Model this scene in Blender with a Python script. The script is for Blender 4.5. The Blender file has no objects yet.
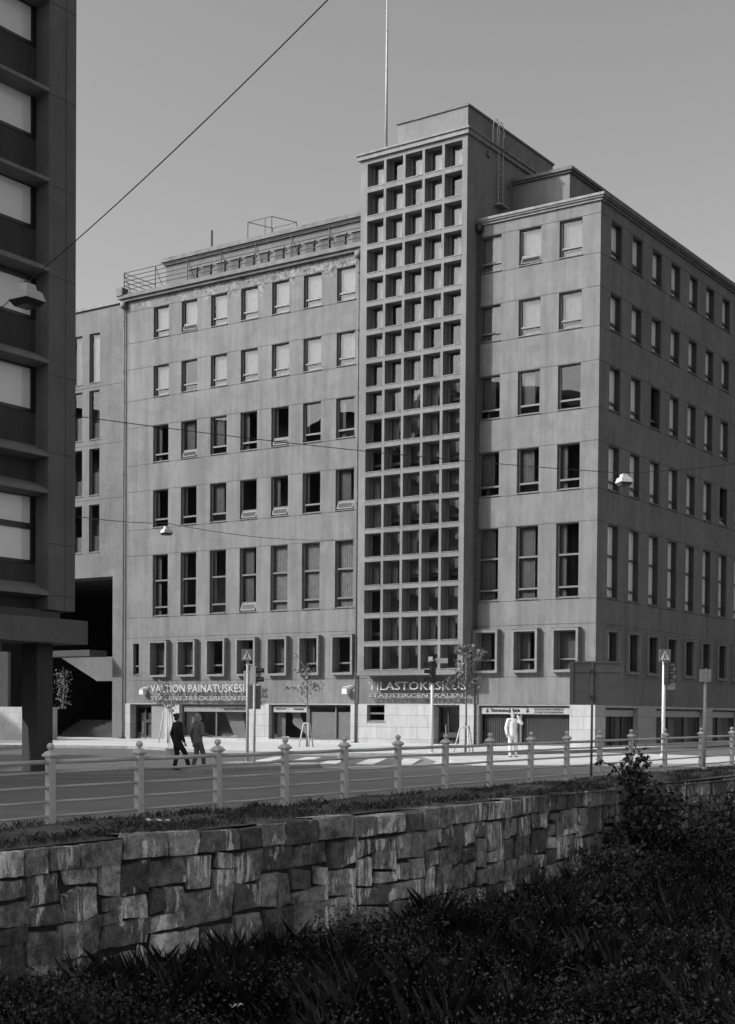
import bpy, math, random
import numpy as np
from mathutils import Vector, Matrix
R = random.Random(7)
NR = np.random.default_rng(11)
sc = bpy.context.scene
COL = sc.collection
YAW = 0.6028835
BX, BY = 10.76, 67.151            # street corner of the main building
H0 = 1.8                          # eye height above datum

def gz(x, y): return .006*x + .004*y

# ------------------------------------------------------------------ materials
def new_mat(name):
    m = bpy.data.materials.new(name); m.use_nodes = True
    nt = m.node_tree
    return m, nt, nt.nodes['Principled BSDF']

def N(nt, t, **kw):
    n = nt.nodes.new(t)
    for k, v in kw.items(): setattr(n, k, v)
    return n

def ramp(nt, src, stops):
    r = N(nt, 'ShaderNodeValToRGB')
    el = r.color_ramp.elements
    while len(el) < len(stops): el.new(.5)
    for e, (p, v) in zip(el, stops):
        e.position = p; e.color = (v, v, v, 1)
    nt.links.new(src, r.inputs[0])
    return r.outputs[0]

def noise(nt, scale, mapping=(1, 1, 1), detail=4, rough=.55, coord='Object'):
    tc = N(nt, 'ShaderNodeTexCoord'); mp = N(nt, 'ShaderNodeMapping')
    mp.inputs['Scale'].default_value = mapping
    nt.links.new(tc.outputs[coord], mp.inputs[0])
    n = N(nt, 'ShaderNodeTexNoise'); n.inputs['Scale'].default_value = scale
    n.inputs['Detail'].default_value = detail; n.inputs['Roughness'].default_value = rough
    nt.links.new(mp.outputs[0], n.inputs['Vector'])
    return n.outputs['Fac']

def mul(nt, a, b, op='MULTIPLY'):
    n = N(nt, 'ShaderNodeMath', operation=op)
    for i, v in enumerate((a, b)):
        if isinstance(v, (int, float)): n.inputs[i].default_value = v
        else: nt.links.new(v, n.inputs[i])
    return n.outputs[0]

def bump(nt, bs, h, strength, dist):
    b = N(nt, 'ShaderNodeBump'); b.inputs['Strength'].default_value = strength
    b.inputs['Distance'].default_value = dist
    nt.links.new(h, b.inputs['Height']); nt.links.new(b.outputs[0], bs.inputs['Normal'])

def simple(name, v, rough=.7, var=.25, scale=3., metallic=0., bumps=0.):
    m, nt, bs = new_mat(name)
    n = noise(nt, scale)
    c = ramp(nt, n, [(.25, v*(1-var)), (.75, v*(1+var))])
    nt.links.new(c, bs.inputs['Base Color'])
    bs.inputs['Roughness'].default_value = rough
    bs.inputs['Metallic'].default_value = metallic
    if bumps: bump(nt, bs, n, bumps, .02)
    return m

def plaster(name, v, streak=.3, patch=False):
    m, nt, bs = new_mat(name)
    big = ramp(nt, noise(nt, .35, detail=5, rough=.6), [(.3, .86), (.7, 1.12)])
    st = ramp(nt, noise(nt, 1.6, (1, 1, .1), 5, .6), [(.28, 1-streak), (.5, 1), (.72, 1+streak*.6)])
    mid = ramp(nt, noise(nt, 4., (1, 1, .55), 5, .7), [(.3, .9), (.7, 1.09)])
    st2 = ramp(nt, noise(nt, 5.5, (1, 1, .045), 6, .7), [(.3, 1-streak*.55), (.52, 1), (.75, 1+streak*.4)])
    pt = ramp(nt, noise(nt, .55, (1, 1, 1.3), 2, .4), [(.44, 1), (.47, .94), (.6, .94), (.62, 1.03)])
    fine = ramp(nt, noise(nt, 28., detail=3, rough=.7), [(.25, .86), (.7, 1.1), (.78, 1.35)])
    c = mul(nt, mul(nt, mul(nt, mul(nt, big, st), mul(nt, st2, pt)), mul(nt, fine, mid)), v*1.05)
    if patch:
        tc = N(nt, 'ShaderNodeTexCoord'); sx = N(nt, 'ShaderNodeSeparateXYZ')
        nt.links.new(tc.outputs['Object'], sx.inputs[0])
        gx = N(nt, 'ShaderNodeMapRange'); gx.inputs[1].default_value = -30; gx.inputs[2].default_value = -16
        gx.inputs[3].default_value = .55; gx.inputs[4].default_value = 1.
        nt.links.new(sx.outputs[0], gx.inputs[0])
        g0 = mul(nt, sx.outputs[0], -13.3, 'LESS_THAN')
        gz_ = N(nt, 'ShaderNodeMapRange'); gz_.inputs[1].default_value = 24.2; gz_.inputs[2].default_value = 26.0
        nt.links.new(sx.outputs[2], gz_.inputs[0])
        msk = mul(nt, mul(nt, gz_.outputs[0], gx.outputs[0]), g0)
        n = noise(nt, 1.1, (1, 1, 1.6), 6, .62)
        s = mul(nt, mul(nt, n, mul(nt, msk, .48), 'ADD'), 0, 'ADD')
        edge = ramp(nt, s, [(.78, 0), (.795, 1)])
        inner = ramp(nt, noise(nt, 3.2, detail=6, rough=.8), [(.4, .3), (.5, 1.1), (.6, 1.8)])
        mx = N(nt, 'ShaderNodeMix', data_type='FLOAT')
        nt.links.new(edge, mx.inputs[0]); mx.inputs[2].default_value = 1.
        nt.links.new(inner, mx.inputs[3])
        c = mul(nt, c, mx.outputs[0])
    nt.links.new(c, bs.inputs['Base Color'])
    bs.inputs['Roughness'].default_value = .9
    bump(nt, bs, noise(nt, 40., detail=3), .25, .01)
    return m

def blocks(name, v, w, h, mort=.6, coordrot=False):
    m, nt, bs = new_mat(name)
    tc = N(nt, 'ShaderNodeTexCoord'); sx = N(nt, 'ShaderNodeSeparateXYZ'); cb = N(nt, 'ShaderNodeCombineXYZ')
    nt.links.new(tc.outputs['Object'], sx.inputs[0])
    nt.links.new(mul(nt, sx.outputs[0], sx.outputs[1], 'ADD'), cb.inputs[0]); nt.links.new(sx.outputs[2], cb.inputs[1])
    br = N(nt, 'ShaderNodeTexBrick'); br.inputs['Scale'].default_value = 1
    br.inputs['Brick Width'].default_value = w; br.inputs['Row Height'].default_value = h
    br.inputs['Mortar Size'].default_value = .012
    br.inputs['Color1'].default_value = (v*.9,)*3+(1,); br.inputs['Color2'].default_value = (v*1.08,)*3+(1,)
    br.inputs['Mortar'].default_value = (v*mort,)*3+(1,)
    nt.links.new(cb.outputs[0], br.inputs[0])
    bw = N(nt, 'ShaderNodeRGBToBW'); nt.links.new(br.outputs[0], bw.inputs[0])
    st = ramp(nt, noise(nt, 2.5, (1, 1, .4), 5, .65), [(.3, .84), (.7, 1.1)])
    fi = ramp(nt, noise(nt, 35., detail=2), [(.3, .9), (.7, 1.1)])
    nt.links.new(mul(nt, bw.outputs[0], mul(nt, st, fi)), bs.inputs['Base Color'])
    bs.inputs['Roughness'].default_value = .75
    return m

def ground_mat(name, v, s1=.5, var=.2, speck=.15):
    m, nt, bs = new_mat(name)
    a = ramp(nt, noise(nt, s1, detail=7, rough=.65), [(.3, 1-var), (.7, 1+var)])
    t = ramp(nt, noise(nt, .9, (.25, 1, 1), 6, .7), [(.3, 1-var*.7), (.7, 1+var*.7)])
    b = ramp(nt, noise(nt, 45., detail=2, rough=.7), [(.3, 1-speck), (.7, 1+speck)])
    nt.links.new(mul(nt, mul(nt, mul(nt, a, t), b), v), bs.inputs['Base Color'])
    bs.inputs['Roughness'].default_value = .85
    bump(nt, bs, noise(nt, 60., detail=2), .3, .006)
    return m

def glass(name, ior=2.1, rough=.0, tint=.8):
    m = bpy.data.materials.new(name); m.use_nodes = True; nt = m.node_tree
    for n in list(nt.nodes): nt.nodes.remove(n)
    o = N(nt, 'ShaderNodeOutputMaterial'); mx = N(nt, 'ShaderNodeMixShader'); lw = N(nt, 'ShaderNodeLayerWeight'); lw.inputs[0].default_value = .5
    r0 = ((ior-1)/(ior+1))**2; fac = mul(nt, mul(nt, mul(nt, lw.outputs['Facing'], 5., 'POWER'), 1-r0), r0, 'ADD')
    tr = N(nt, 'ShaderNodeBsdfTransparent'); tr.inputs[0].default_value = (tint, tint, tint, 1)
    gl = N(nt, 'ShaderNodeBsdfGlossy'); gl.inputs['Roughness'].default_value = rough
    gl.inputs['Color'].default_value = (.95, .95, .95, 1)
    b = N(nt, 'ShaderNodeBump'); b.inputs['Strength'].default_value = .05; b.inputs['Distance'].default_value = .02
    nt.links.new(noise(nt, .9, detail=2), b.inputs['Height']); nt.links.new(b.outputs[0], gl.inputs['Normal'])
    nt.links.new(fac, mx.inputs[0]); nt.links.new(tr.outputs[0], mx.inputs[1]); nt.links.new(gl.outputs[0], mx.inputs[2])
    nt.links.new(mx.outputs[0], o.inputs[0])
    return m

def leafmat(name, v, var=.5, trans=.25):
    m, nt, bs = new_mat(name)
    at = N(nt, 'ShaderNodeAttribute', attribute_name='tone')
    c = mul(nt, at.outputs['Fac'], v)
    nt.links.new(c, bs.inputs['Base Color']); bs.inputs['Roughness'].default_value = .55
    bs.inputs['Specular IOR Level'].default_value = .35
    return m

M = dict(
    plaster=plaster('grey_plaster', .15, .26, patch=True),
    plaster2=plaster('tower_plaster', .165, .15),
    wing=plaster('wing_panels', .125, .15),
    granite=blocks('pale_granite_cladding', .35, 1.25, .62, .5),
    cornice=simple('cornice_stone', .13, .85, .35, 2.),
    cornice_light=simple('weathered_coping', .19, .85, .3, 3.),
    roof=simple('roof_felt', .06, .9),
    frame=simple('pale_window_frame', .11, .5, .15), darkframe=simple('dark_window_frame', .035, .5, .2),
    bframe=simple('stone_window_surround', .165, .8, .2),
    reveal=simple('window_sill_metal', .14, .5, .2),
    interior=simple('dark_interior', .13, .9, .5, .6),
    curtain=simple('curtain_cloth', .17, .9, .2, 4.),
    curtaind=simple('grey_blind', .09, .9, .3, 2.),
    glass=glass('window_glass', 1.47), shopglass=glass('shop_glass', 1.6), leftglass=glass('dark_block_glass', 1.6, 0, .97), passage_shade=simple('shaded_passage_lining', .03, .9, .3), dullglass=simple('matt_grey_pane', .075, .95, .15), whiteblind=simple('white_blind', .85, .9, .03),
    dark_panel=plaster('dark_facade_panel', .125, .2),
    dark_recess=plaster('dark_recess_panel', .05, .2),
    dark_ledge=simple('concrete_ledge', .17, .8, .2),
    black=simple('black_paint', .012, .4, .3), darkmetal=simple('dark_metal', .04, .45, .3),
    rail=simple('grey_railing_paint', .5, .5, .12, 6.),
    steel=simple('galvanised_steel', .33, .45, .2, 8.), white=simple('white_paint', .55, .5, .06),
    signback=simple('sign_back_grey', .12, .6, .15), signgrey=simple('sign_edge_grey', .3, .5, .1), signblue=simple('sign_blue_as_grey', .13, .5, .1),
    letter=simple('white_letters', .42, .5, .05), letter2=simple('shade_grey_letters', .25, .5, .05),  # second sign row greyed as if in the first row's shadow
    ink=simple('black_ink', .02, .6, .1),
    road=ground_mat('worn_light_asphalt', .21, .35, .16), side=ground_mat('dark_asphalt', .095, .5, .2),
    pave=blocks('concrete_paving', .5, .9, .9, .75), kerbm=simple('granite_kerb', .28, .8, .25, 5.),
    paint=ground_mat('worn_road_paint', .5, 1.2, .25),
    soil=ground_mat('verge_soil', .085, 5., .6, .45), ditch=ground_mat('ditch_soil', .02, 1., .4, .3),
    ground=ground_mat('far_ground', .14),
    bark=simple('sapling_bark', .16, .85, .3, 12.), wood=simple('pale_stake_wood', .45, .8, .2, 9.),
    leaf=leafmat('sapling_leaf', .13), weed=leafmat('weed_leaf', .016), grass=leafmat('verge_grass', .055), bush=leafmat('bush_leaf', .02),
    hedge=leafmat('hedge_leaf', .09),
    skin=simple('skin', .4, .6, .08), coat=simple('black_coat', .012, .85, .3), denim=simple('denim_jacket', .15, .85, .3, 9.),
    jeans=simple('grey_jeans', .1, .85, .25, 9.), blond=simple('fair_hair', .24, .6, .3, 30.), dhair=simple('dark_hair', .015, .6, .3, 30.),
    sunlit_road=ground_mat('sunlit_road_tone', .46, .4, .12), whitecloth=simple('white_clothes', .7, .9, .05, 6.), bag=simple('pale_shopping_bag', .7, .6, .1), shoe=simple('dark_shoes', .03, .5, .2),
    lampgrey=simple('street_lamp_enamel', .45, .5, .1, 5.), lampglass=simple('lamp_lens', .03, .15, .2), wire=simple('wire_rubber', .02, .6, .1),
    lens=simple('signal_lens', .03, .2, .2), shade=simple('shop_panel', .2, .8, .15), litter=simple('litter_paper', .7, .8, .1),
)

# ------------------------------------------------------------------ mesh helper
class MB:
    def __init__(s): s.v = []; s.f = []
    def quad(s, *p):
        n = len(s.v); s.v += [tuple(q) for q in p]; s.f.append(tuple(range(n, n+len(p))))
    def box(s, x0, x1, y0, y1, z0, z1):
        n = len(s.v)
        s.v += [(x, y, z) for z in (z0, z1) for y in (y0, y1) for x in (x0, x1)]
        for f in ((0, 2, 3, 1), (4, 5, 7, 6), (0, 1, 5, 4), (2, 6, 7, 3), (0, 4, 6, 2), (1, 3, 7, 5)):
            s.f.append(tuple(n+i for i in f))
    def hexa(s, p):        # 8 points, order as box
        n = len(s.v); s.v += [tuple(q) for q in p]
        for f in ((0, 2, 3, 1), (4, 5, 7, 6), (0, 1, 5, 4), (2, 6, 7, 3), (0, 4, 6, 2), (1, 3, 7, 5)):
            s.f.append(tuple(n+i for i in f))
    def prism(s, poly, vec):   # polygon (3D pts) extruded along vec
        n = len(s.v); k = len(poly); vec = Vector(vec)
        s.v += [tuple(p) for p in poly] + [tuple(Vector(p)+vec) for p in poly]
        s.f.append(tuple(range(n, n+k))[::-1]); s.f.append(tuple(range(n+k, n+2*k)))
        for i in range(k):
            j = (i+1) % k; s.f.append((n+i, n+j, n+k+j, n+k+i))
    def tube(s, pts, r, seg=8, cap=True):
        pts = [Vector(p) for p in pts]; rs = r if isinstance(r, (list, tuple)) else [r]*len(pts)
        n = len(s.v)
        for i, p in enumerate(pts):
            d = (pts[min(i+1, len(pts)-1)] - pts[max(i-1, 0)]).normalized()
            a = d.orthogonal().normalized() if i == 0 else (a - d*a.dot(d)).normalized()
            b = d.cross(a)
            for k in range(seg):
                t = 2*math.pi*k/seg; s.v.append(tuple(p + (a*math.cos(t) + b*math.sin(t))*rs[i]))
        for i in range(len(pts)-1):
            for k in range(seg):
                k2 = (k+1) % seg; s.f.append((n+i*seg+k, n+i*seg+k2, n+(i+1)*seg+k2, n+(i+1)*seg+k))
        if cap:
            s.f.append(tuple(n+k for k in range(seg))[::-1]); m = n+(len(pts)-1)*seg
            s.f.append(tuple(m+k for k in range(seg)))
    def lathe(s, prof, seg=14, c=(0, 0, 0)):
        n = len(s.v)
        for r, z in prof:
            for k in range(seg):
                t = 2*math.pi*k/seg; s.v.append((c[0]+r*math.cos(t), c[1]+r*math.sin(t), c[2]+z))
        for i in range(len(prof)-1):
            for k in range(seg):
                k2 = (k+1) % seg; s.f.append((n+i*seg+k, n+i*seg+k2, n+(i+1)*seg+k2, n+(i+1)*seg+k))
        s.f.append(tuple(n+k for k in range(seg))[::-1]); m = n+(len(prof)-1)*seg
        s.f.append(tuple(m+k for k in range(seg)))
    def mesh(s, name, mat, smooth=False):
        me = bpy.data.meshes.new(name); me.from_pydata(s.v, [], s.f)
        me.materials.append(mat)
        if smooth:
            me.polygons.foreach_set('use_smooth', [True]*len(me.polygons))
        me.update(); return me
    def build(s, name, mat, parent=None, smooth=False, loc=None, rotz=0, bevel=0):
        o = put(name, s.mesh(name, mat, smooth), parent, loc, rotz)
        if bevel:
            b = o.modifiers.new('bevel', 'BEVEL'); b.width = bevel; b.segments = 2; b.limit_method = 'ANGLE'
        return o

def put(name, me, parent=None, loc=None, rotz=0):
    o = bpy.data.objects.new(name, me); COL.objects.link(o)
    if parent is not None: o.parent = parent
    if loc is not None: o.location = loc
    o.rotation_euler.z = rotz
    return o

def thing(name, label, cat, loc=(0, 0, 0), rotz=0, group=None):
    o = bpy.data.objects.new(name, None); COL.objects.link(o); o.empty_display_size = .2
    o.location = loc; o.rotation_euler.z = rotz
    return tag(o, label, cat, group)
def tag(o, label, cat, group=None, kind=None):
    o['label'] = label; o['category'] = cat
    if group: o['group'] = group
    if kind: o['kind'] = kind
    return o
def struct(o): o['kind'] = 'structure'; return o

def text_mesh(txt, width, height, depth, bold=0.):
    cu = bpy.data.curves.new('lettering', 'FONT'); cu.body = txt; cu.extrude = .5; cu.offset = bold
    cu.resolution_u = 2
    o = bpy.data.objects.new('lettering', cu); COL.objects.link(o)
    dg = bpy.context.evaluated_depsgraph_get(); dg.update()
    me = bpy.data.meshes.new_from_object(o.evaluated_get(dg))
    bpy.data.objects.remove(o)
    co = np.array([v.co[:] for v in me.vertices]); mn, mx = co.min(0), co.max(0)
    co = (co-mn)/(mx-mn)
    # text plane x,y -> x,z ; thickness -> y
    new = np.stack([co[:, 0]*width, (1-co[:, 2])*depth, co[:, 1]*height], 1)
    me.vertices.foreach_set('co', new.ravel()); me.update(); return me
def lettering(name, txt, x, y, z, w, h, d, mat, parent, rotz=0, bold=0.):
    me = text_mesh(txt, w, h, d, bold); me.materials.clear(); me.materials.append(mat)
    return put(name, me, parent, (x, y, z), rotz)

# ------------------------------------------------------------------ camera, light, sky
cam = bpy.data.cameras.new('camera'); co = bpy.data.objects.new('camera', cam); COL.objects.link(co)
cam.sensor_width = 36; cam.lens = 1416.593/1024*36; cam.shift_y = (752.695-512)/1024
cam.clip_start = .5; cam.clip_end = 6000
co.matrix_world = Matrix.Translation((0, 0, H0)) @ Matrix.Rotation(math.pi/2-.0258124, 4, 'X') @ Matrix.Rotation(.00803906, 4, 'Z')
sc.camera = co
SUN = Vector((-.958*.8425, -.287*.8425, .5388)).normalized()
ELEV = math.asin(SUN.z)
sl = bpy.data.lights.new('sun', 'SUN'); sl.energy = 2.1; sl.angle = math.radians(.5); sl.color = (1, 1, 1)
so = bpy.data.objects.new('sun', sl); COL.objects.link(so); so.rotation_euler = SUN.to_track_quat('Z', 'Y').to_euler()
so.location = (-60, -20, 80)
w = bpy.data.worlds.new('World'); sc.world = w; w.use_nodes = True; nt = w.node_tree
bg = nt.nodes['Background']
sky = N(nt, 'ShaderNodeTexSky'); sky.sky_type = 'NISHITA'; sky.sun_disc = False
sky.sun_elevation = ELEV; sky.sun_rotation = math.atan2(SUN.x, SUN.y)
sky.air_density = 1.0; sky.dust_density = 3.5; sky.ozone_density = 1.0
sep = N(nt, 'ShaderNodeSeparateColor'); nt.links.new(sky.outputs[0], sep.inputs[0])
a = mul(nt, mul(nt, sep.outputs[0], .97), mul(nt, sep.outputs[1], .03), 'ADD')   # black-and-white film, orange filter
nt.links.new(a, bg.inputs[0]); bg.inputs[1].default_value = .15
sc.view_settings.view_transform = 'Standard'; sc.view_settings.look = 'None'
sc.view_settings.exposure = .85; sc.view_settings.gamma = 1; sc.view_settings.use_curve_mapping = False
sc.cycles.max_bounces = 6; sc.cycles.transparent_max_bounces = 12
sc.cycles.use_denoising = True

# ------------------------------------------------------------------ main building
def wall_grid(mb, x0, x1, z0, z1, holes, depth, grooves=(), tf=None, gd=.02):
    """flat wall in the local x-z plane facing -y, with real openings and shallow joint grooves"""
    tf = tf or (lambda p: p)
    xs = sorted({x0, x1} | {h[0] for h in holes} | {h[1] for h in holes})
    gs = [(g-.014, g+.014) for g in grooves]
    zs = sorted({z0, z1} | {h[2] for h in holes} | {h[3] for h in holes} | {g for p in gs for g in p})
    for i in range(len(xs)-1):
        for j in range(len(zs)-1):
            cx, cz = (xs[i]+xs[i+1])/2, (zs[j]+zs[j+1])/2
            if any(h[0] < cx < h[1] and h[2] < cz < h[3] for h in holes): continue
            y = gd if any(g0 < cz < g1 for g0, g1 in gs) else 0
            mb.quad(*[tf(p) for p in ((xs[i], y, zs[j]), (xs[i+1], y, zs[j]), (xs[i+1], y, zs[j+1]), (xs[i], y, zs[j+1]))])
    for g0, g1 in gs:
        for z in (g0, g1):
            mb.quad(*[tf(p) for p in ((x0, 0, z), (x1, 0, z), (x1, gd, z), (x0, gd, z))])
    for h in holes:
        a, b, c, d = h[:4]; dp = h[4] if len(h) > 4 else depth
        for p in (((a, 0, c), (a, dp, c), (a, dp, d), (a, 0, d)), ((b, 0, c), (b, 0, d), (b, dp, d), (b, dp, c)),
                  ((a, 0, d), (a, dp, d), (b, dp, d), (b, 0, d)), ((a, 0, c), (b, 0, c), (b, dp, c), (a, dp, c))):
            mb.quad(*[tf(q) for q in p])

def window_meshes(w, h, d, bars, leftbar=.05, sill=True, open_sash=False, fb=.05, deep=False):
    """frame and glass for an opening w x h, set d deep; bars = heights of the transoms"""
    f = MB(); p = MB()
    y0, y1 = (.03 if deep else d-.06), d+.04
    f.box(0, leftbar, y0, y1, 0, h); f.box(w-fb, w, y0, y1, 0, h)
    f.box(leftbar, w-fb, y0, y1, h-fb, h); f.box(leftbar, w-fb, y0, y1, 0, fb)
    y0 = d-.06
    for b in bars: f.box(leftbar, w-fb, y0-.02, y1-.003, b-.045, b+.045)
    if sill:
        f.hexa([(-.03, -.05, -.05), (w+.03, -.05, -.05), (-.03, y0, -.03), (w+.03, y0, -.03),
                (-.03, -.05, -.025), (w+.03, -.05, -.025), (-.03, y0, .012), (w+.03, y0, .012)])
    edges = [0] + list(bars) + [h]
    for i in range(len(edges)-1):
        if open_sash and i == 0:
            # bottom-hung sash tipped out at the bottom
            t = math.radians(24); z1 = bars[0]-.05; L = z1-.03
            def q(x, l): return (x, y0-.03-math.sin(t)*l, z1-math.cos(t)*l)
            p.quad(q(leftbar+.05, L-.05), q(w-fb-.05, L-.05), q(w-fb-.05, .05), q(leftbar+.05, .05))
            for xa, xb, la, lb in ((leftbar, leftbar+.05, 0, L), (w-fb-.05, w-fb, 0, L), (leftbar, w-fb, L-.05, L), (leftbar, w-fb, 0, .05)):
                pts = [q(xa, lb), q(xb, lb), q(xb, la), q(xa, la)]
                f.prism(pts, (0, .03, 0))
            continue
        tl = (i*.0013 - .001)
        p.quad((leftbar*.5, d+tl, edges[i]), (w-fb*.5, d+tl, edges[i]), (w-fb*.5, d-tl, edges[i+1]), (leftbar*.5, d-tl, edges[i+1]))
    return f.mesh('window', M['darkframe'] if deep else M['frame']), p.mesh('pane', M['leftglass'] if deep else M['glass'])

def blind_mesh(w, h, d, z0, z1, x0=0., x1=None, mat='curtain'):
    m = MB(); x1 = w if x1 is None else x1
    n = max(2, int((x1-x0)/.07))
    for i in range(n):
        a = x0+(x1-x0)*i/n; b = x0+(x1-x0)*(i+1)/n; ya = d+.1+.02*(i % 2); yb = d+.1+.02*((i+1) % 2)
        m.quad((a, ya, z0), (b, yb, z0), (b, yb, z1), (a, ya, z1))
    return m.mesh('blind', M[mat])

B = thing('office_building', 'big grey plastered corner office block with a gridded stair tower', 'building', (BX, BY, 0), -YAW)
Z = H0
ROWS = {1: (21.98, 23.72), 2: (18.57, 20.32), 3: (14.76, 16.86), 4: (10.95, 13.1), 5: (5.78, 9.33)}
COLS = [-28.46, -26.28, -24.06, -21.86, -19.66, -17.48, -15.27, -6.53, -4.33, -2.15]
SIDEV = [1.18+2.443*i for i in range(9)]
groov = sorted([z+Z+o for t in ROWS.values() for z, o in ((t[0], -.09), (t[1], .02))] + [4.5+Z, 1.98+Z])
WT = 24.35+Z   # wall top
DEP = .2
front = [(c, c+1.2, ROWS[r][0]+Z, ROWS[r][1]+Z) for r in ROWS for c in COLS]
box6 = [(c+.08, c+1.24, 2.3+Z, 4.18+Z) for c in COLS]
narrow = [(-30.0, -29.53, 2.35+Z, 4.18+Z)]
mb = MB()
wall_grid(mb, -30.78, -13.0, .64+Z, WT, [h for h in front+box6+narrow if h[0] < -13], DEP, groov)
wall_grid(mb, -6.65, 0, .64+Z, WT, [h for h in front+box6 if h[0] > -7], DEP, groov)
tfs = lambda p: (-p[1], p[0], p[2])
side = [(v, v+1.2, ROWS[r][0]+Z, ROWS[r][1]+Z) for r in ROWS for v in SIDEV]
side6 = [(v-.02, v+1.18, 2.3+Z, 4.15+Z) for v in SIDEV]
wall_grid(mb, 0, 30, .62+Z, WT, side+side6, DEP+.06, groov, tfs)
# return walls, back and left ends
mb.quad((-30.78, 0, 0), (-30.78, 16, 0), (-30.78, 16, WT), (-30.78, 0, WT))
mb.quad((-30.78, 16, 0), (-14, 16, 0), (-14, 16, WT), (-30.78, 16, WT))
mb.quad((-14, 16, 0), (-14, 30, 0), (-14, 30, WT), (-14, 16, WT))
mb.quad((-14, 30, 0), (0, 30, 0), (0, 30, WT), (-14, 30, WT))
wall = mb.build('wall', M['plaster'], B)
mb = MB()  # inside: dark core behind the windows, floor slabs
mb.quad((-30.7, 2.2, 0), (-2.4, 2.2, 0), (-2.4, 2.2, WT), (-30.7, 2.2, WT))
mb.quad((-2.4, 2.2, 0), (-2.4, 29.9, 0), (-2.4, 29.9, WT), (-2.4, 2.2, WT))
for z in (.62, 4.9, 10.1, 13.9, 17.7, 21.2):
    mb.box(-30.7, -.3, .32, 2.2, z+Z-.1, z+Z+.1); mb.box(-2.4, -.32, 2.2, 29.9, z+Z-.1, z+Z+.1)
for x in (-30.7, -27, -22.6, -18.4, -13.6, -6.2, -3.1): mb.box(x, x+.12, .34, 2.2, .8+Z, WT)
for y in (4.9, 9.8, 14.6, 19.5, 24.4): mb.box(-2.4, -.34, y, y+.12, .8+Z, WT)
mb.build('interior_core', M['interior'], B)
mb = MB(); mb.box(-30.7, -.05, .05, 15.9, WT-.1, WT+.02); mb.box(-13.9, -.05, 15.9, 29.9, WT-.1, WT+.02)
mb.build('roof', M['roof'], B)

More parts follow.
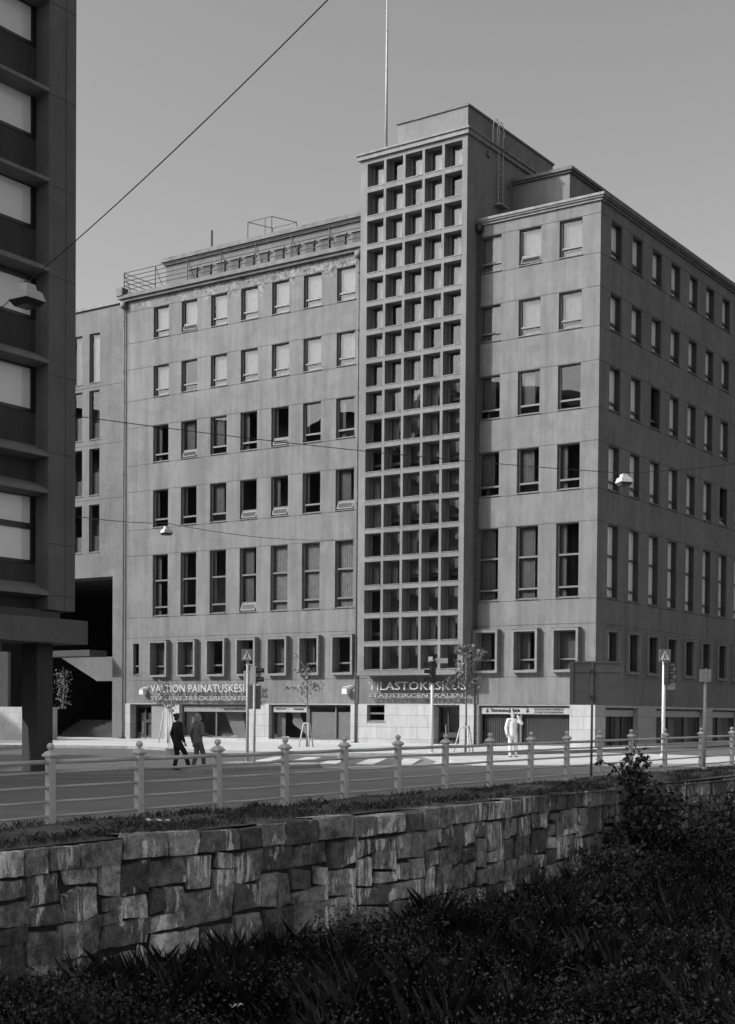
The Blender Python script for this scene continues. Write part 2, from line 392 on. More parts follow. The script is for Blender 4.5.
# windows
def place_windows():
    cache = {}
    def get(kind, w, h, d, bars, lb, sill, op, deep=False):
        k = (kind, op)
        if k not in cache: cache[k] = window_meshes(w, h, d, bars, lb, sill, op, .05, deep)
        return cache[k]
    OPEN = {(1, 1), (3, 1), (3, 4), (4, 3), (4, 4), (4, 6), (5, 3), (1, 8)}
    for r, (b, t) in ROWS.items():
        h = t-b
        bars = {1: [.42], 2: [.4], 3: [.42], 4: [.45], 5: [.5, 2.05]}[r]
        for i, c in enumerate(COLS):
            fm, pm = get('f%d' % r, 1.2, h, DEP, bars, .1, True, (r, i) in OPEN)
            wo = put('window', fm, B, (c, 0, b+Z)); put('pane', pm, wo)
            q = R.random()
            if r <= 2:
                if q < .9:
                    k = 'b%d' % r
                    if k not in cache: cache[k] = blind_mesh(1.2, h, DEP, bars[0]*.2, h)
                    put('blind', cache[k], wo)
            elif r == 5 and i in (4, 5, 6, 7, 8):
                k = 'b5' if i < 7 else 'b5b'
                if k not in cache: cache[k] = blind_mesh(1.2, h, DEP, 0, h, 0, 1.2 if i < 7 else .9, 'curtain' if i < 7 else 'curtaind')
                put('blind', cache[k], wo)
            elif q < .85:
                k = 'c%d%d' % (r, int(q*5) % 3)
                if k not in cache:
                    x = (.25, .42, .8)[int(q*5) % 3]
                    cache[k] = blind_mesh(1.2, h, DEP, bars[0] if q > .4 else 0, h, .02, x, 'curtain' if x < .3 else 'curtaind')
                put('blind', cache[k], wo)
        for i, v in enumerate(SIDEV):
            fm, pm = get('s%d' % r, 1.2, h, DEP+.06, bars, .06, True, (r, i) in {(1, 1), (2, 6), (4, 6)}, True)
            wo = put('window', fm, B, (0, v, b+Z), math.pi/2); put('pane', pm, wo)
            if R.random() < .95:
                k = 'sb%d' % r
                if k not in cache: cache[k] = blind_mesh(1.2, h, DEP-.01, .05, h, .45, 1.18, 'whiteblind')
                put('blind', cache[k], wo)
    # framed windows of the low storey
    fm, pm = window_meshes(1.16, 1.88, DEP, [.52], .12, False)
    cb = [blind_mesh(1.16, 1.88, DEP, 0, 1.8, .1, x_, 'curtaind') for x_ in (.35, .6, 1.12)]
    for c in COLS:
        s = MB(); a, b, z0, z1 = c-.04, c+1.36, 2.18+Z, 4.3+Z
        s.box(a, a+.12, -.3, .0, z0, z1); s.box(b-.12, b, -.3, .0, z0, z1)
        s.box(a+.12, b-.12, -.3, .0, z0, z0+.12); s.box(a+.12, b-.12, -.3, .0, z1-.12, z1)
        s.box(a-.03, b+.03, -.33, .0, z1, z1+.03)
        so_ = s.build('framed_window', M['bframe'], B)
        wf = put('frame', fm, so_, (c+.08, 0, 2.3+Z)); put('pane', pm, so_, (c+.08, 0, 2.3+Z)); (R.random() < .75) and put('blind', R.choice(cb), so_, (c+.08, 0, 2.3+Z))
    fm2, pm2 = window_meshes(1.2, 1.85, DEP+.06, [.5], .06, False, False, .05, True); bm2 = blind_mesh(1.2, 1.85, DEP-.01, .05, 1.8, .5, 1.0, 'whiteblind')
    for v in SIDEV:
        s = MB(); a, b, z0, z1 = v-.2, v+1.36, 2.16+Z, 4.3+Z
        for q in ((a, a+.18, z0, z1), (b-.18, b, z0, z1), (a+.18, b-.18, z0, z0+.14), (a+.18, b-.18, z1-.15, z1)):
            s.box(.0, .12, q[0], q[1], q[2], q[3])
        s.box(0, .16, a-.03, b+.03, z1, z1+.03)
        so_ = s.build('framed_window', M['bframe'], B)
        put('frame', fm2, so_, (0, v-.02, 2.3+Z), math.pi/2); put('pane', pm2, so_, (0, v-.02, 2.3+Z), math.pi/2); put('blind', bm2, so_, (0, v-.02, 2.3+Z), math.pi/2)
    fm, pm = window_meshes(.47, 1.83, DEP, [.5], .05, True)
    wo = put('narrow_window', fm, B, (-30.0, 0, 2.35+Z)); put('pane', pm, wo)
place_windows()

# stair tower
TX0, TX1, TY = -13.0, -6.65, -1.1
mb = MB()
cells = [(-12.59+1.158*i, -12.59+1.158*i+1.01, 27.09+Z-1.4525*j, 28.28+Z-1.4525*j) for j in range(18) for i in range(5)]
wall_grid(mb, TX0, TX1, 2.1+Z, 28.5+Z, cells, .5, (), lambda p: (p[0], p[1]+TY, p[2]))
TB = 7.0
mb.quad((TX1, TY, 2.1+Z), (TX1, 0, 2.1+Z), (TX1, 0, 28.5+Z), (TX1, TY, 28.5+Z))
mb.quad((TX1, 0, WT-.3), (TX1, TB, WT-.3), (TX1, TB, 28.5+Z), (TX1, 0, 28.5+Z))
mb.quad((TX0, TY, 2.1+Z), (TX0, TY, 28.5+Z), (TX0, TB, 28.5+Z), (TX0, TB, 2.1+Z))
mb.quad((TX0, TY, 2.1+Z), (TX0, 0, 2.1+Z), (TX1, 0, 2.1+Z), (TX1, TY, 2.1+Z))
mb.quad((TX0, TB, WT-.3), (TX0, TB, 28.5+Z), (TX1, TB, 28.5+Z), (TX1, TB, WT-.3))
mb.box(TX0, TX1, TY-.06, TY, 2.1+Z, 2.2+Z)
tw = mb.build('tower', M['plaster2'], B)
mb = MB(); mb.quad((TX0, .3, 2.2+Z), (TX1, .3, 2.2+Z), (TX1, .3, 28.4+Z), (TX0, .3, 28.4+Z))
for j in range(9): mb.box(TX0+.05, TX1-.05, TY+.75, .3, 4.2+Z+2.9*j, 4.35+Z+2.9*j)
for j in range(8):   # stair flights seen through the grid
    z = 4.3+Z+2.9*j; s = 1 if j % 2 else -1; xa, xb = (-12.2, -7.6) if s > 0 else (-7.6, -12.2)
    mb.prism([(xa, -.2, z), (xb, -.2, z+2.9), (xb, -.2, z+3.2), (xa, -.2, z+.3)], (0, .4, 0))
mb.build('stairwell_core', M['interior'], B)
fm, pm = window_meshes(1.01, 1.19, .5, [], .16, False, fb=.04)
sl_ = MB(); sl_.hexa([(-.0, -.03, -.03), (1.01, -.03, -.03), (0, .44, -.01), (1.01, .44, -.01), (0, -.03, .0), (1.01, -.03, .0), (0, .44, .05), (1.01, .44, .05)])
slm = sl_.mesh('sill', M['reveal'])
blm = [blind_mesh(1.01, 1.19, .5, 0, 1.19, .1, 1.01), blind_mesh(1.01, 1.19, .5, 0, 1.19, .1, .5), blind_mesh(1.01, 1.19, .5, .5, 1.19, .1, 1.01, 'curtaind')]
for n, (a, b, c, d) in enumerate(cells):
    wo = put('stair_window', fm, B, (a, TY, c)); put('pane', pm, wo); put('sill', slm, wo)
    j = n//5
    q = R.random()
    if j < 7 and q < .8: put('blind', blm[0], wo)
    elif q < .35: put('blind', blm[1 if q < .25 else 2], wo)
# tower cornice and penthouse
mb = MB()
mb.box(TX0-.12, TX1+.12, TY-.14, TB+.1, 28.5+Z, 28.72+Z); mb.box(TX0-.2, TX1+.2, TY-.22, TB+.15, 28.722+Z, 28.82+Z)
mb.build('tower_cornice', M['cornice_light'], B)
mb = MB(); mb.box(-11.15, -7.0, -.5, 8.6, 28.8+Z, 30.15+Z); mb.build('penthouse', M['plaster2'], B)
mb = MB(); mb.box(-11.22, -6.93, -.57, 8.67, 30.15+Z, 30.25+Z); mb.build('penthouse_coping', M['cornice'], B)
# setback storeys
mb = MB(); mb.box(-8.5, -3.4, 3.5, 29, WT, 27.4+Z); so_ = mb.build('setback_storey', M['plaster2'], B)
mb = MB(); mb.box(-8.55, -3.28, 3.38, 29.1, 27.4+Z, 27.5+Z); mb.box(-8.6, -3.18, 3.28, 29.2, 27.502+Z, 27.66+Z)
mb.build('setback_cornice', M['cornice'], B)
fm, pm = window_meshes(.8, .8, .0, [], .05, True)
for y in (6.2, 10.6, 15.0):
    wo = put('roof_window', fm, B, (-3.39, y, 25.7+Z), math.pi/2); put('pane', pm, wo, (0, -.05, 0))
mb = MB(); mb.box(-29.8, TX0, 2.5, 13, WT, 27.0+Z); mb.build('setback_storey', M['wing'], B)
mb = MB(); mb.box(-29.9, TX0, 2.38, 13.1, 27.0+Z, 27.16+Z); mb.box(-30.0, TX0, 2.2, 13.3, 27.162+Z, 27.4+Z)
mb.build('setback_cornice', M['cornice'], B)
fm, pm = window_meshes(.62, 1.7, .0, [], .06, False, False, .05, True); pm.materials[0] = M['dullglass']  # opaque matt grey panes in place of clear glass
for i in range(12):
    x = -27.9+1.08*i
    wo = put('terrace_window', fm, B, (x, 2.44, WT+.35)); put('pane', pm, wo, (0, -.03, 0))
    s = MB(); s.box(-.04, .72, -.12, .02, 1.72, 1.8); s.build('lintel', M['cornice'], wo)
# main cornices
mb = MB()
mb.box(-30.9, TX0, -.22, .3, WT, WT+.16); mb.box(-31.02, TX0, -.36, .35, WT+.162, WT+.34)
mb.box(-31.02, TX0, -.2, .3, WT+.342, WT+.46)
mb.box(-31.1, -30.6, -.42, .1, WT+.34, WT+.8)
mb.build('cornice', M['cornice'], B)
mb = MB()
mb.box(TX1, .1, -.1, .298, WT-.05, WT+.06); mb.box(TX1, .2, -.18, .35, WT+.062, WT+.14); mb.box(TX1, .26, -.24, .35, WT+.142, WT+.26)
mb.build('cornice', M['cornice_light'], B)
mb = MB(); mb.box(-.3, .1, .3, 30.1, WT-.05, WT+.06); mb.box(-.3, .2, .352, 30.1, WT+.062, WT+.14); mb.box(-.3, .26, .352, 30.1, WT+.142, WT+.26)
mb.build('cornice', M['cornice'], B)
# granite base with shop openings
GB = -.04
shops = [(-30.2, -28.62, -.0, .62+Z, .5), (-27.0, -21.22, .62, .56+Z, .35), (-19.68, -14.15, .62, .56+Z, .35)]
mb = MB(); tfb = lambda p: (p[0], p[1]+GB, p[2])
wall_grid(mb, -30.78, -13.57, -.6, .64+Z, [(-30.2, -27.46, -.6, .6+Z, .6), (-26.3, -21.22, .5, .6+Z, .5), (-19.68, -14.15, .5, .6+Z, .5)], .4, (), tfb)
wall_grid(mb, -13.57, TX1, -.6, .64+Z, [(-13.1, -11.98, -.25+Z, .6+Z, .3), (-9.03, -7.43, -.6, .6+Z, .7)], .3, (), tfb)
wall_grid(mb, TX1, .04, -.6, .62+Z, [(-6.35, -1.31, .4, .58+Z, .4)], .4, (), tfb)
tfbs = lambda p: (-p[1]-GB, p[0], p[2])
sh = [(1.11, 4.95), (7.2, 13.85), (15.1, 19.2), (20.5, 25)]
wall_grid(mb, 0, 30, -.6, .62+Z, [(a, b, .35, .5+Z, .45) for a, b in sh], .4, (), tfbs)
for q in ((-30.78, GB, -13.57, .64), (-13.57, GB, TX1, .64)):
    mb.quad((q[0], GB, .64+Z), (q[2], GB, .64+Z), (q[2], .0, .64+Z), (q[0], .0, .64+Z))
mb.quad((TX1, GB, .62+Z), (.04, GB, .62+Z), (.04, 0, .62+Z), (TX1, 0, .62+Z))
mb.build('stone_base', M['granite'], B)
# tower foot wall between base and overhang
mb = MB(); mb.quad((TX0, 0, .64+Z), (TX1, 0, .64+Z), (TX1, 0, 2.1+Z), (TX0, 0, 2.1+Z)); mb.build('sign_wall', M['plaster'], B)

def shopfront(x0, x1, z0, z1, d, muls, ban, banmat='signgrey', par=B, tf=0):
    f = MB(); y = GB+d-.12
    f.box(x0, x0+.08, y, y+.1, z0, z1); f.box(x1-.08, x1, y, y+.1, z0, z1)
    f.box(x0+.08, x1-.08, y, y+.1, z1-.08, z1); f.box(x0+.08, x1-.08, y, y+.1, z0, z0+.09)
    for m_ in muls: f.box(m_-.04, m_+.04, y-.02, y+.098, z0+.09, z1-.08)
    loc, rz = (None, 0) if not tf else ((0, 0, 0), math.pi/2)
    o = f.build('shop_window', M['frame'] if not tf else M['darkmetal'], par, loc=loc, rotz=rz)
    p = MB(); p.quad((x0+.05, y+.05, z0+.05), (x1-.05, y+.05, z0+.05), (x1-.05, y+.05, z1-.05), (x0+.05, y+.05, z1-.05)); p.build('pane', M['shopglass'], o)
    if ban:
        s = MB(); s.box(ban[0], ban[1], y-.07, y-.03, z1-.42, z1-.1); s.build('fascia', M[banmat], o)
    return o, y
s1, y1 = shopfront(-26.3, -21.22, .5, .6+Z, .4, [-23.7], (-26.1, -21.4), 'shade')
lettering('lettering', 'VALTION PAINATUSKESKUS', -25.6, y1-.09, 2.08, 1.9, .11, .02, M['letter'], s1)
lettering('lettering', 'STATENS TRYCKERICENTRAL', -23.1, y1-.09, 2.08, 1.6, .11, .02, M['ink'], s1)
s2, y2 = shopfront(-19.68, -14.15, .5, .6+Z, .4, [-17.1, -15.3], (-19.5, -17.2))
lettering('lettering', 'KIRJAKAUPPA', -19.35, y2-.09, 2.1, .75, .1, .02, M['ink'], s2)
lettering('lettering', 'BOKHANDEL', -18.1, y2-.09, 2.1, .7, .1, .02, M['ink'], s2)
s3, y3 = shopfront(-6.35, -1.31, .4, .58+Z, .35, [-4.05], (-6.25, -1.4), 'signgrey')
lettering('lettering', 'Tilastokeskus', -5.75, y3-.09, 2.06, 1.0, .17, .02, M['ink'], s3, 0, .02)
lettering('lettering', 'Tilastokeskus', -5.55+1.05, y3-.09, 2.06, .42, .17, .02, M['ink'], s3, 0, .02)
lettering('lettering', 'VALTION PAINATUSKESKUS', -3.3, y3-.09, 2.14, 1.6, .1, .02, M['darkmetal'], s3)
lettering('lettering', 'STATENS TRYCKERICENTRAL', -3.3, y3-.09, 2.0, 1.6, .1, .02, M['darkmetal'], s3)
for x in (-6.0, -4.75, -3.75):
    m_ = MB(); m_.prism([(x, y3-.09, 2.06), (x+.1, y3-.09, 2.02), (x+.17, y3-.09, 2.12), (x+.1, y3-.09, 2.25), (x+.04, y3-.09, 2.15)], (0, .02, 0)); m_.build('logo', M['ink'], s3)
m_ = MB()
for i in range(44):
    x = -6.2+4.75*i/44
    if abs(x+4.05) > .08: m_.box(x, x+.05, y3+.2, y3+.24, .5, 2.0)
m_.build('slat_screen', M['frame'], s3)
for (a, b), mu in zip(sh, ([2.4, 3.6], [9.4, 11.6], [16.6], [22.5])):
    so_, ys = shopfront(a, b, .35, .5+Z, .4, mu, (a+.15, b-.15), 'signgrey', B, 1)
# low interior behind the shops
m_ = MB(); m_.quad((-27.4, 1.7, 0), (-13.6, 1.7, 0), (-13.6, 1.7, 2.5), (-27.4, 1.7, 2.5)); m_.quad((-6.4, 1.2, 0), (-1.3, 1.2, 0), (-1.3, 1.2, 2.5), (-6.4, 1.2, 2.5))
m_.quad((-1.5, 1.0, 0), (-1.5, 29, 0), (-1.5, 29, 2.5), (-1.5, 1.0, 2.5)); m_.box(-30.7, -.1, .46, 2.3, -.1, .45)
m_.build('shop_interior', M['interior'], B)
# window display: hanging cloth, panels, goods, pale stand-ins for reflections
m_ = MB()
def drape(xa, xb, za, zb):
    pr = None
    for i in range(13):
        t = i/12; x = xa+(xb-xa)*t*t; z = za+(zb-za)*t
        cur = ((x-.28+.1*math.sin(t*9), .55, z), (x+.28, .62, z+.06))
        if pr: m_.quad(pr[0], cur[0], cur[1], pr[1])
        pr = cur
drape(-18.3, -17.3, 2.0, .75)
m_.quad((-22.8, .8, .55), (-21.9, .75, .55), (-22.2, .8, 2.0), (-23.6, .8, 2.0)); m_.quad((-26.2, .5, .55), (-25.4, .6, .55), (-25.4, .6, 2.0), (-26.2, .5, 2.0))
m_.quad((-19.5, .5, .55), (-19.0, .6, .55), (-19.0, .6, 2.0), (-19.5, .5, 2.0))
for y_ in (1.6, 3.9, 8.2, 10.6, 12.6, 15.9, 17.8):
    m_.quad((-.75, y_, .4), (-.75, y_+.9, .4), (-.75, y_+.8, 1.9), (-.75, y_+.1, 1.9))  # pale panels imitate bright reflections in the side shop panes
m_.build('drape_and_reflections', M['shade'], B)
m_ = MB(); m_.box(-17.05, -15.35, .33, .36, .6, 2.0); m_.box(-15.25, -14.25, .33, .36, .6, 2.0); m_.build('shop_panel', M['shade'], B)
m_ = MB()
for i in range(60):
    x = R.uniform(-25.3, -21.4) if i < 42 else R.uniform(-19.5, -17.3); s = R.uniform(.05, .16); yy = R.uniform(.42, .75)
    c = R.random(); m_.hexa([(x+s*a*(1-.3*c*k), yy+.05*b, .45+k*s*R.uniform(.5, 1.4)) for k in (0, 1) for b in (-1, 1) for a in (-1, 1)])
m_.build('display_goods', M['white'], B)
# entrances
d_ = MB(); y = GB+.5
for a, b in ((-30.2, -30.1), (-29.48, -29.36), (-28.72, -28.62)): d_.box(a, b, y, y+.08, -.3, 2.38)
d_.box(-30.1, -29.48, y, y+.08, 2.2, 2.38); d_.box(-29.36, -28.72, y, y+.08, 2.2, 2.38)
d_.box(-30.1, -29.48, y+.01, y+.07, .0, .75); d_.box(-29.36, -28.72, y+.01, y+.07, .0, .55); d_.box(-29.36, -28.72, y, y+.08, 1.3, 1.5)
do = d_.build('glazed_door', M['darkmetal'], B)
p = MB(); p.quad((-30.12, y+.04, 0), (-28.7, y+.04, 0), (-28.7, y+.04, 2.3), (-30.12, y+.04, 2.3)); p.build('pane', M['glass'], do)
p = MB(); p.quad((-29.9, y+.12, .1), (-28.9, y+.12, .1), (-28.9, y+.12, 1.9), (-29.9, y+.12, 1.9)); p.build('curtain', M['curtaind'], do)
p = MB(); p.tube([(-29.55, y-.06, .7), (-29.55, y-.06, 1.4)], .025); p.build('handle', M['steel'], do)
p = MB(); p.box(-28.6, -27.46, GB+.15, GB+.22, .15, 2.38); p.box(-28.18, -28.12, GB+.14, GB+.15, 1.9, 2.0); p.build('door_panel', M['shade'], B)
d_ = MB(); y = GB+.6
for a, b in ((-9.03, -8.93), (-8.5, -8.42), (-7.53, -7.43)): d_.box(a, b, y, y+.08, -.3, 2.38)
d_.box(-8.93, -8.5, y, y+.07, .75, 1.0); d_.box(-8.42, -7.53, y, y+.07, .75, 1.0); d_.box(-8.93, -7.53, y, y+.06, 2.25, 2.38)
do = d_.build('glazed_door', M['darkmetal'], B)
p = MB(); p.quad((-9, y+.05, -.2), (-7.45, y+.05, -.2), (-7.45, y+.05, 2.3), (-9, y+.05, 2.3)); p.build('pane', M['glass'], do)
p = MB(); p.tube([(-8.55, y-.06, .8), (-8.55, y-.06, 1.4)], .025); p.build('handle', M['steel'], do)
m_ = MB(); m_.quad((-9.4, 1.6, -.3), (-7.2, 1.6, -.3), (-7.2, 1.6, 2.5), (-9.4, 1.6, 2.5)); m_.box(-9.2, -7.3, GB-.3, GB+.55, -.3, .12); m_.build('doorstep', M['granite'], B)
fm, pm = window_meshes(1.12, .85, .24, [.4], .08, True)
wo = put('cellar_window', fm, B, (-13.1, GB, -.25+Z)); put('pane', pm, wo)

# pipes, railing, flagpole, ladder and roof cage
for x in (-30.72, -13.78, -6.5):
    m_ = MB(); m_.tube([(x, -.12, .1), (x, -.12, WT-.1)], .05, 10)
    for k in range(9): m_.tube([(x, -.12, 1+3*k), (x, -.12, 1.08+3*k)], .065, 10)
    m_.box(x-.16, x+.16, -.3, 0, WT-.35, WT-.02); m_.build('downpipe', M['cornice'] if x < -7 else M['darkmetal'], B, True)
for x in (-13.78, -6.5, -30.72):
    m_ = MB(); m_.box(x-.15, x+.15, -.32, -.05, .12, .42); m_.build('pipe_guard', M['black'], B)
m_ = MB()
zt = WT+.5
for k in range(5):
    z = zt+.22+k*.25
    m_.tube([(-30.75, -.1, z), (-13.05, -.1, z)], .022, 6); m_.tube([(-30.75, -.1, z), (-30.75, 2.6, z)], .022, 6)
for i in range(8):
    x = -30.75+2.5*i
    m_.tube([(x, -.1, zt-.1), (x, -.1, zt+1.24)], .028, 6); m_.tube([(x, -.1, zt+1.2), (x, .7, zt-.1)], .018, 6)
m_.build('roof_railing', M['darkmetal'], B)
m_ = MB(); m_.tube([(-12.2, 0, 28.8+Z), (-12.2, 0, 33+Z), (-12.2, 0, 40+Z)], [.075, .065, .03], 10)
m_.tube([(-12.2, 0, 28.8+Z), (-12.2, 0, 29.2+Z)], .13, 10); m_.build('flagpole', M['steel'], B, True)
m_ = MB(); X = TX1+.14
for y in (1.75, 2.2): m_.tube([(X, y, 25.9+Z), (X, y, 29.5+Z)], .022, 6)
for k in range(12): m_.tube([(X, 1.75, 26+Z+.29*k), (X, 2.2, 26+Z+.29*k)], .016, 6)
for y in (1.75, 2.2):
    m_.tube([(X, y, 29.4+Z)]+[(X+.05, y-.35+.35*math.cos(t), 29.4+Z+.62*math.sin(t)) for t in np.linspace(0, math.pi, 9)]+[(X+.05, y-.7, 28.75+Z)], .022, 6)
m_.box(X-.1, X+.25, 1.5, 2.4, 25.82+Z, 25.88+Z)
m_.build('roof_ladder', M['steel'], B)
m_ = MB(); m_.box(TX1, TX1+.1, 2.9, 3.05, 27.1+Z, 27.25+Z); m_.box(TX1, TX1+.14, .75, .95, 28.0+Z, 28.3+Z); m_.build('wall_fixture', M['frame'], B)
m_ = MB(); z0 = 27.4+Z
P8 = [(-24.7, 4), (-22.9, 4), (-22.3, 5.6), (-24.1, 5.6)]
for i in range(4):
    a = P8[i]; b = P8[(i+1) % 4]
    m_.tube([(a[0], a[1], z0), (a[0], a[1], z0+1.7)], .025, 5); m_.tube([(a[0], a[1], z0+1.7), (b[0], b[1], z0+1.7)], .022, 5)
    m_.tube([(a[0], a[1], z0+.7), (b[0], b[1], z0+.7)], .018, 5)
m_.tube([(-23.4, 4, z0), (-23.4, 4, z0+1.7)], .02, 5); m_.build('roof_hatch_railing', M['darkmetal'], B)
m_ = MB(); m_.tube([(-27.5, 4, z0), (-27.5, 4, z0+1.75)], .07, 8); m_.build('vent_pipe', M['darkmetal'], B)
for x in (-28.95, -14.3):
    m_ = MB(); m_.box(x-.16, x+.16, -.42, -.12, 1.17+Z, 1.45+Z); m_.tube([(x, -.12, 1.35+Z), (x, 0, 1.5+Z)], .03, 6); m_.tube([(x-.2, -.25, 1.5+Z), (x+.3, -.1, 1.62+Z)], .03, 6)
    m_.build('wall_lamp', M['white'], B)

# letter signs standing off the wall
def sign(label, x, y, rows, frame):
    t = thing('letter_sign', label, 'sign', (BX, BY, 0), -YAW)
    for txt, z, h, w_, mt, bo in rows:
        lettering('lettering', txt, x, y if mt == 'letter' else y+.04, z+Z, w_, h, .07, M[mt], t, 0, bo)
    f = MB()
    for r_ in rows:
        f.tube([(x-.1, y+.1, r_[1]+Z+.02), (x+r_[3]+.1, y+.1, r_[1]+Z+.02)], .02, 5); f.tube([(x-.1, y+.1, r_[1]+r_[2]+Z-.03), (x+r_[3]+.1, y+.1, r_[1]+r_[2]+Z-.03)], .02, 5)
    k = x
    while k < x+rows[0][3]:
        f.tube([(k, y+.1, rows[1][1]+Z), (k, -.0, rows[1][1]+Z)], .018, 5); f.tube([(k, y+.1, rows[0][1]+rows[0][2]+Z), (k, -.0, rows[0][1]+rows[0][2]+Z)], .018, 5); k += 1.3
    f.build('sign_frame', M['darkmetal'], t)
sign('white raised letters VALTION PAINATUSKESKUS on the left part of the plaster front', -28.2, -.42,
     [('VALTION PAINATUSKESKUS', 1.28, .44, 8.1, 'letter', 0), ('STATENS TRYCKERICENTRAL', .82, .24, 7.9, 'letter2', .01)], 0)
sign('white raised letters TILASTOKESKUS over the entrance below the gridded tower', -12.75, -.42,
     [('TILASTOKESKUS', 1.36, .42, 5.9, 'letter', 0), ('STATISTIKCENTRALEN', .98, .2, 5.7, 'letter2', .01)], 0)

# ------------------------------------------------------------------ wing beyond the passage
W = thing('wing_building', 'plain grey wing with paired slit windows over a dark passage', 'building', (BX, BY, 0), -YAW)
mb = MB(); oy = .3; tfw = lambda p: (p[0], p[1]+oy, p[2])
wr = [(20.1, 23.05), (16.68, 19.62), (13.3, 16.1), (9.85, 12.71)]
wh = []
for a, b in wr:
    for x in (-34.02, -35.5, -38.0, -39.5): wh.append((x, x+.88, a+Z, b+Z))
wall_grid(mb, -44, -30.8, -.3, 24.4+Z, wh+[(-43.6, -32.0, -.3, 8.3+Z, 1.5)], .18, [z+Z for z in (19.8, 16.3, 13.0)], tfw)
mb.box(-44, -30.82, oy+.02, oy+12, 24.4+Z, 24.5+Z)
mb.quad((-44, oy, -.3), (-44, 14, -.3), (-44, 14, 24.4+Z), (-44, oy, 24.4+Z))
mb.build('wall', M['wing'], W)
mb = MB(); mb.box(-44.1, -30.82, oy-.12, oy+.3, 24.5+Z, 24.66+Z); mb.build('coping', M['cornice_light'], W)
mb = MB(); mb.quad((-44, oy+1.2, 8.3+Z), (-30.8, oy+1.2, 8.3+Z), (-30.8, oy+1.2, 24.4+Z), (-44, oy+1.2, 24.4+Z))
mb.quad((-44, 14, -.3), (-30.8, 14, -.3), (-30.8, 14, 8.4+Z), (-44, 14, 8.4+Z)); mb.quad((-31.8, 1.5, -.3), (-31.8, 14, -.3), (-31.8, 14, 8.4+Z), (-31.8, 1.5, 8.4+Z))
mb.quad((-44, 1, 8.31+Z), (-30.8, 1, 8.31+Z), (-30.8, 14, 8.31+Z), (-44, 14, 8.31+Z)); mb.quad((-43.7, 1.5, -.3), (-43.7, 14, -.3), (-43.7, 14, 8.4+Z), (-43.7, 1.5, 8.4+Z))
mb.build('shaded_passage_lining', M['passage_shade'], W)  # near-black colour puts deep shade on the passage walls
for (x, xb, z0, z1) in wh:
    h = z1-z0
    k = ('wing', round(h, 2))
    fm, pm = window_meshes(.88, h, .18, [], .08, True)
    wo = put('window', fm, W, (x, oy, z0)); put('pane', pm, wo)
    put('blind', blind_mesh(.88, h, .18, 0, h*R.choice([.35, .5, 1.]), .1, .85, R.choice(['curtain', 'curtaind'])), wo)
st = MB()   # pale stair parapet inside the passage, its underside sloping
st.prism([(-40.4, 4, 5.5), (-37.04, 4, 3.92), (-33.0, 4, 3.9), (-33.0, 4, 5.45)], (0, .3, 0))
so_ = st.build('stair_parapet', M['wing'], W)
st = MB()
for k in range(9): st.box(-41.5, -34.6, 4.2+.32*k, 4.52+.32*k, -.3, .12+.16*k)
st.build('steps', M['dark_recess'], W)
st = MB(); st.box(-37.6, -32.4, -1.2, .25, 5.25, 5.62); st.build('entrance_canopy', M['dark_recess'], W)

# planter wall with hedge, behind the dark column
PW = thing('planter_wall', 'low pale block planter wall with a rounded end by the passage', 'planter', (0, 0, 0))
st = MB()
A = Vector((-34, 86.6, 0)); Bp = Vector((-18.5, 78.4, 0))
dirv = (Bp-A).normalized(); nrm = Vector((-dirv.y, dirv.x, 0))*-1
pts = [A, Bp-dirv*.8]
for t in np.linspace(0, math.pi/2, 6)[1:]: pts.append(Bp-dirv*.8+dirv*.8*math.sin(t)-nrm*.8*(1-math.cos(t)))
pts.append(pts[-1]-nrm*1.2)
zb, zt_ = -.3, 2.16
for i in range(len(pts)-1):
    a, b = pts[i], pts[i+1]
    st.quad((a.x, a.y, zb), (b.x, b.y, zb), (b.x, b.y, zt_), (a.x, a.y, zt_))
st.quad(*[(p.x, p.y, zt_) for p in pts], ((A-nrm*5).x, (A-nrm*5).y, zt_))
st.build('wall', blocks('planter_blocks', .4, 1.0, .62, .7), PW)
st = MB(); c = A+dirv*14.3-nrm*1.2; st.box(c.x-.3, c.x+.3, c.y-.3, c.y+.3, zt_, 5.3); 
tag(st.build('concrete_pillar', M['frame']), 'slim pale pillar rising from the planter wall behind the column', 'pillar')

# ------------------------------------------------------------------ leaf clouds
def leaves(name, mat, pts, size, parent=None, up=.3, tone=(.5, 1.5), loc=None, aspect=.55, field=None):
    n = len(pts); pts = np.asarray(pts, float)
    d = NR.normal(size=(n, 3)); d /= np.linalg.norm(d, axis=1)[:, None]
    nn = NR.normal(size=(n, 3)); nn[:, 2] += up*3; nn -= d*(nn*d).sum(1)[:, None]; nn /= np.linalg.norm(nn, axis=1)[:, None]
    s = np.cross(d, nn); L = NR.uniform(size[0], size[1], n)[:, None]
    v = np.empty((n, 4, 3)); v[:, 0] = pts; v[:, 1] = pts+d*L*.5+s*L*aspect*.5+nn*L*.08; v[:, 2] = pts+d*L-nn*L*.12; v[:, 3] = pts+d*L*.5-s*L*aspect*.5+nn*L*.08
    tn = NR.uniform(tone[0], tone[1], n)
    if field: tn = tn*np.array([field(p) for p in pts])
    return rawmesh(name, mat, v, parent, tn, loc)
def rawmesh(name, mat, v, parent, tn, loc=None):
    n, k = v.shape[:2]
    me = bpy.data.meshes.new(name); me.vertices.add(n*k); me.vertices.foreach_set('co', v.ravel())
    me.loops.add(n*k); me.loops.foreach_set('vertex_index', np.arange(n*k)); me.polygons.add(n)
    me.polygons.foreach_set('loop_start', np.arange(n)*k); me.polygons.foreach_set('loop_total', np.full(n, k))
    at = me.attributes.new('tone', 'FLOAT', 'FACE'); at.data.foreach_set('value', tn.astype(np.float32))
    me.materials.append(mat); me.update(calc_edges=True); me.validate()
    return put(name, me, parent, loc)
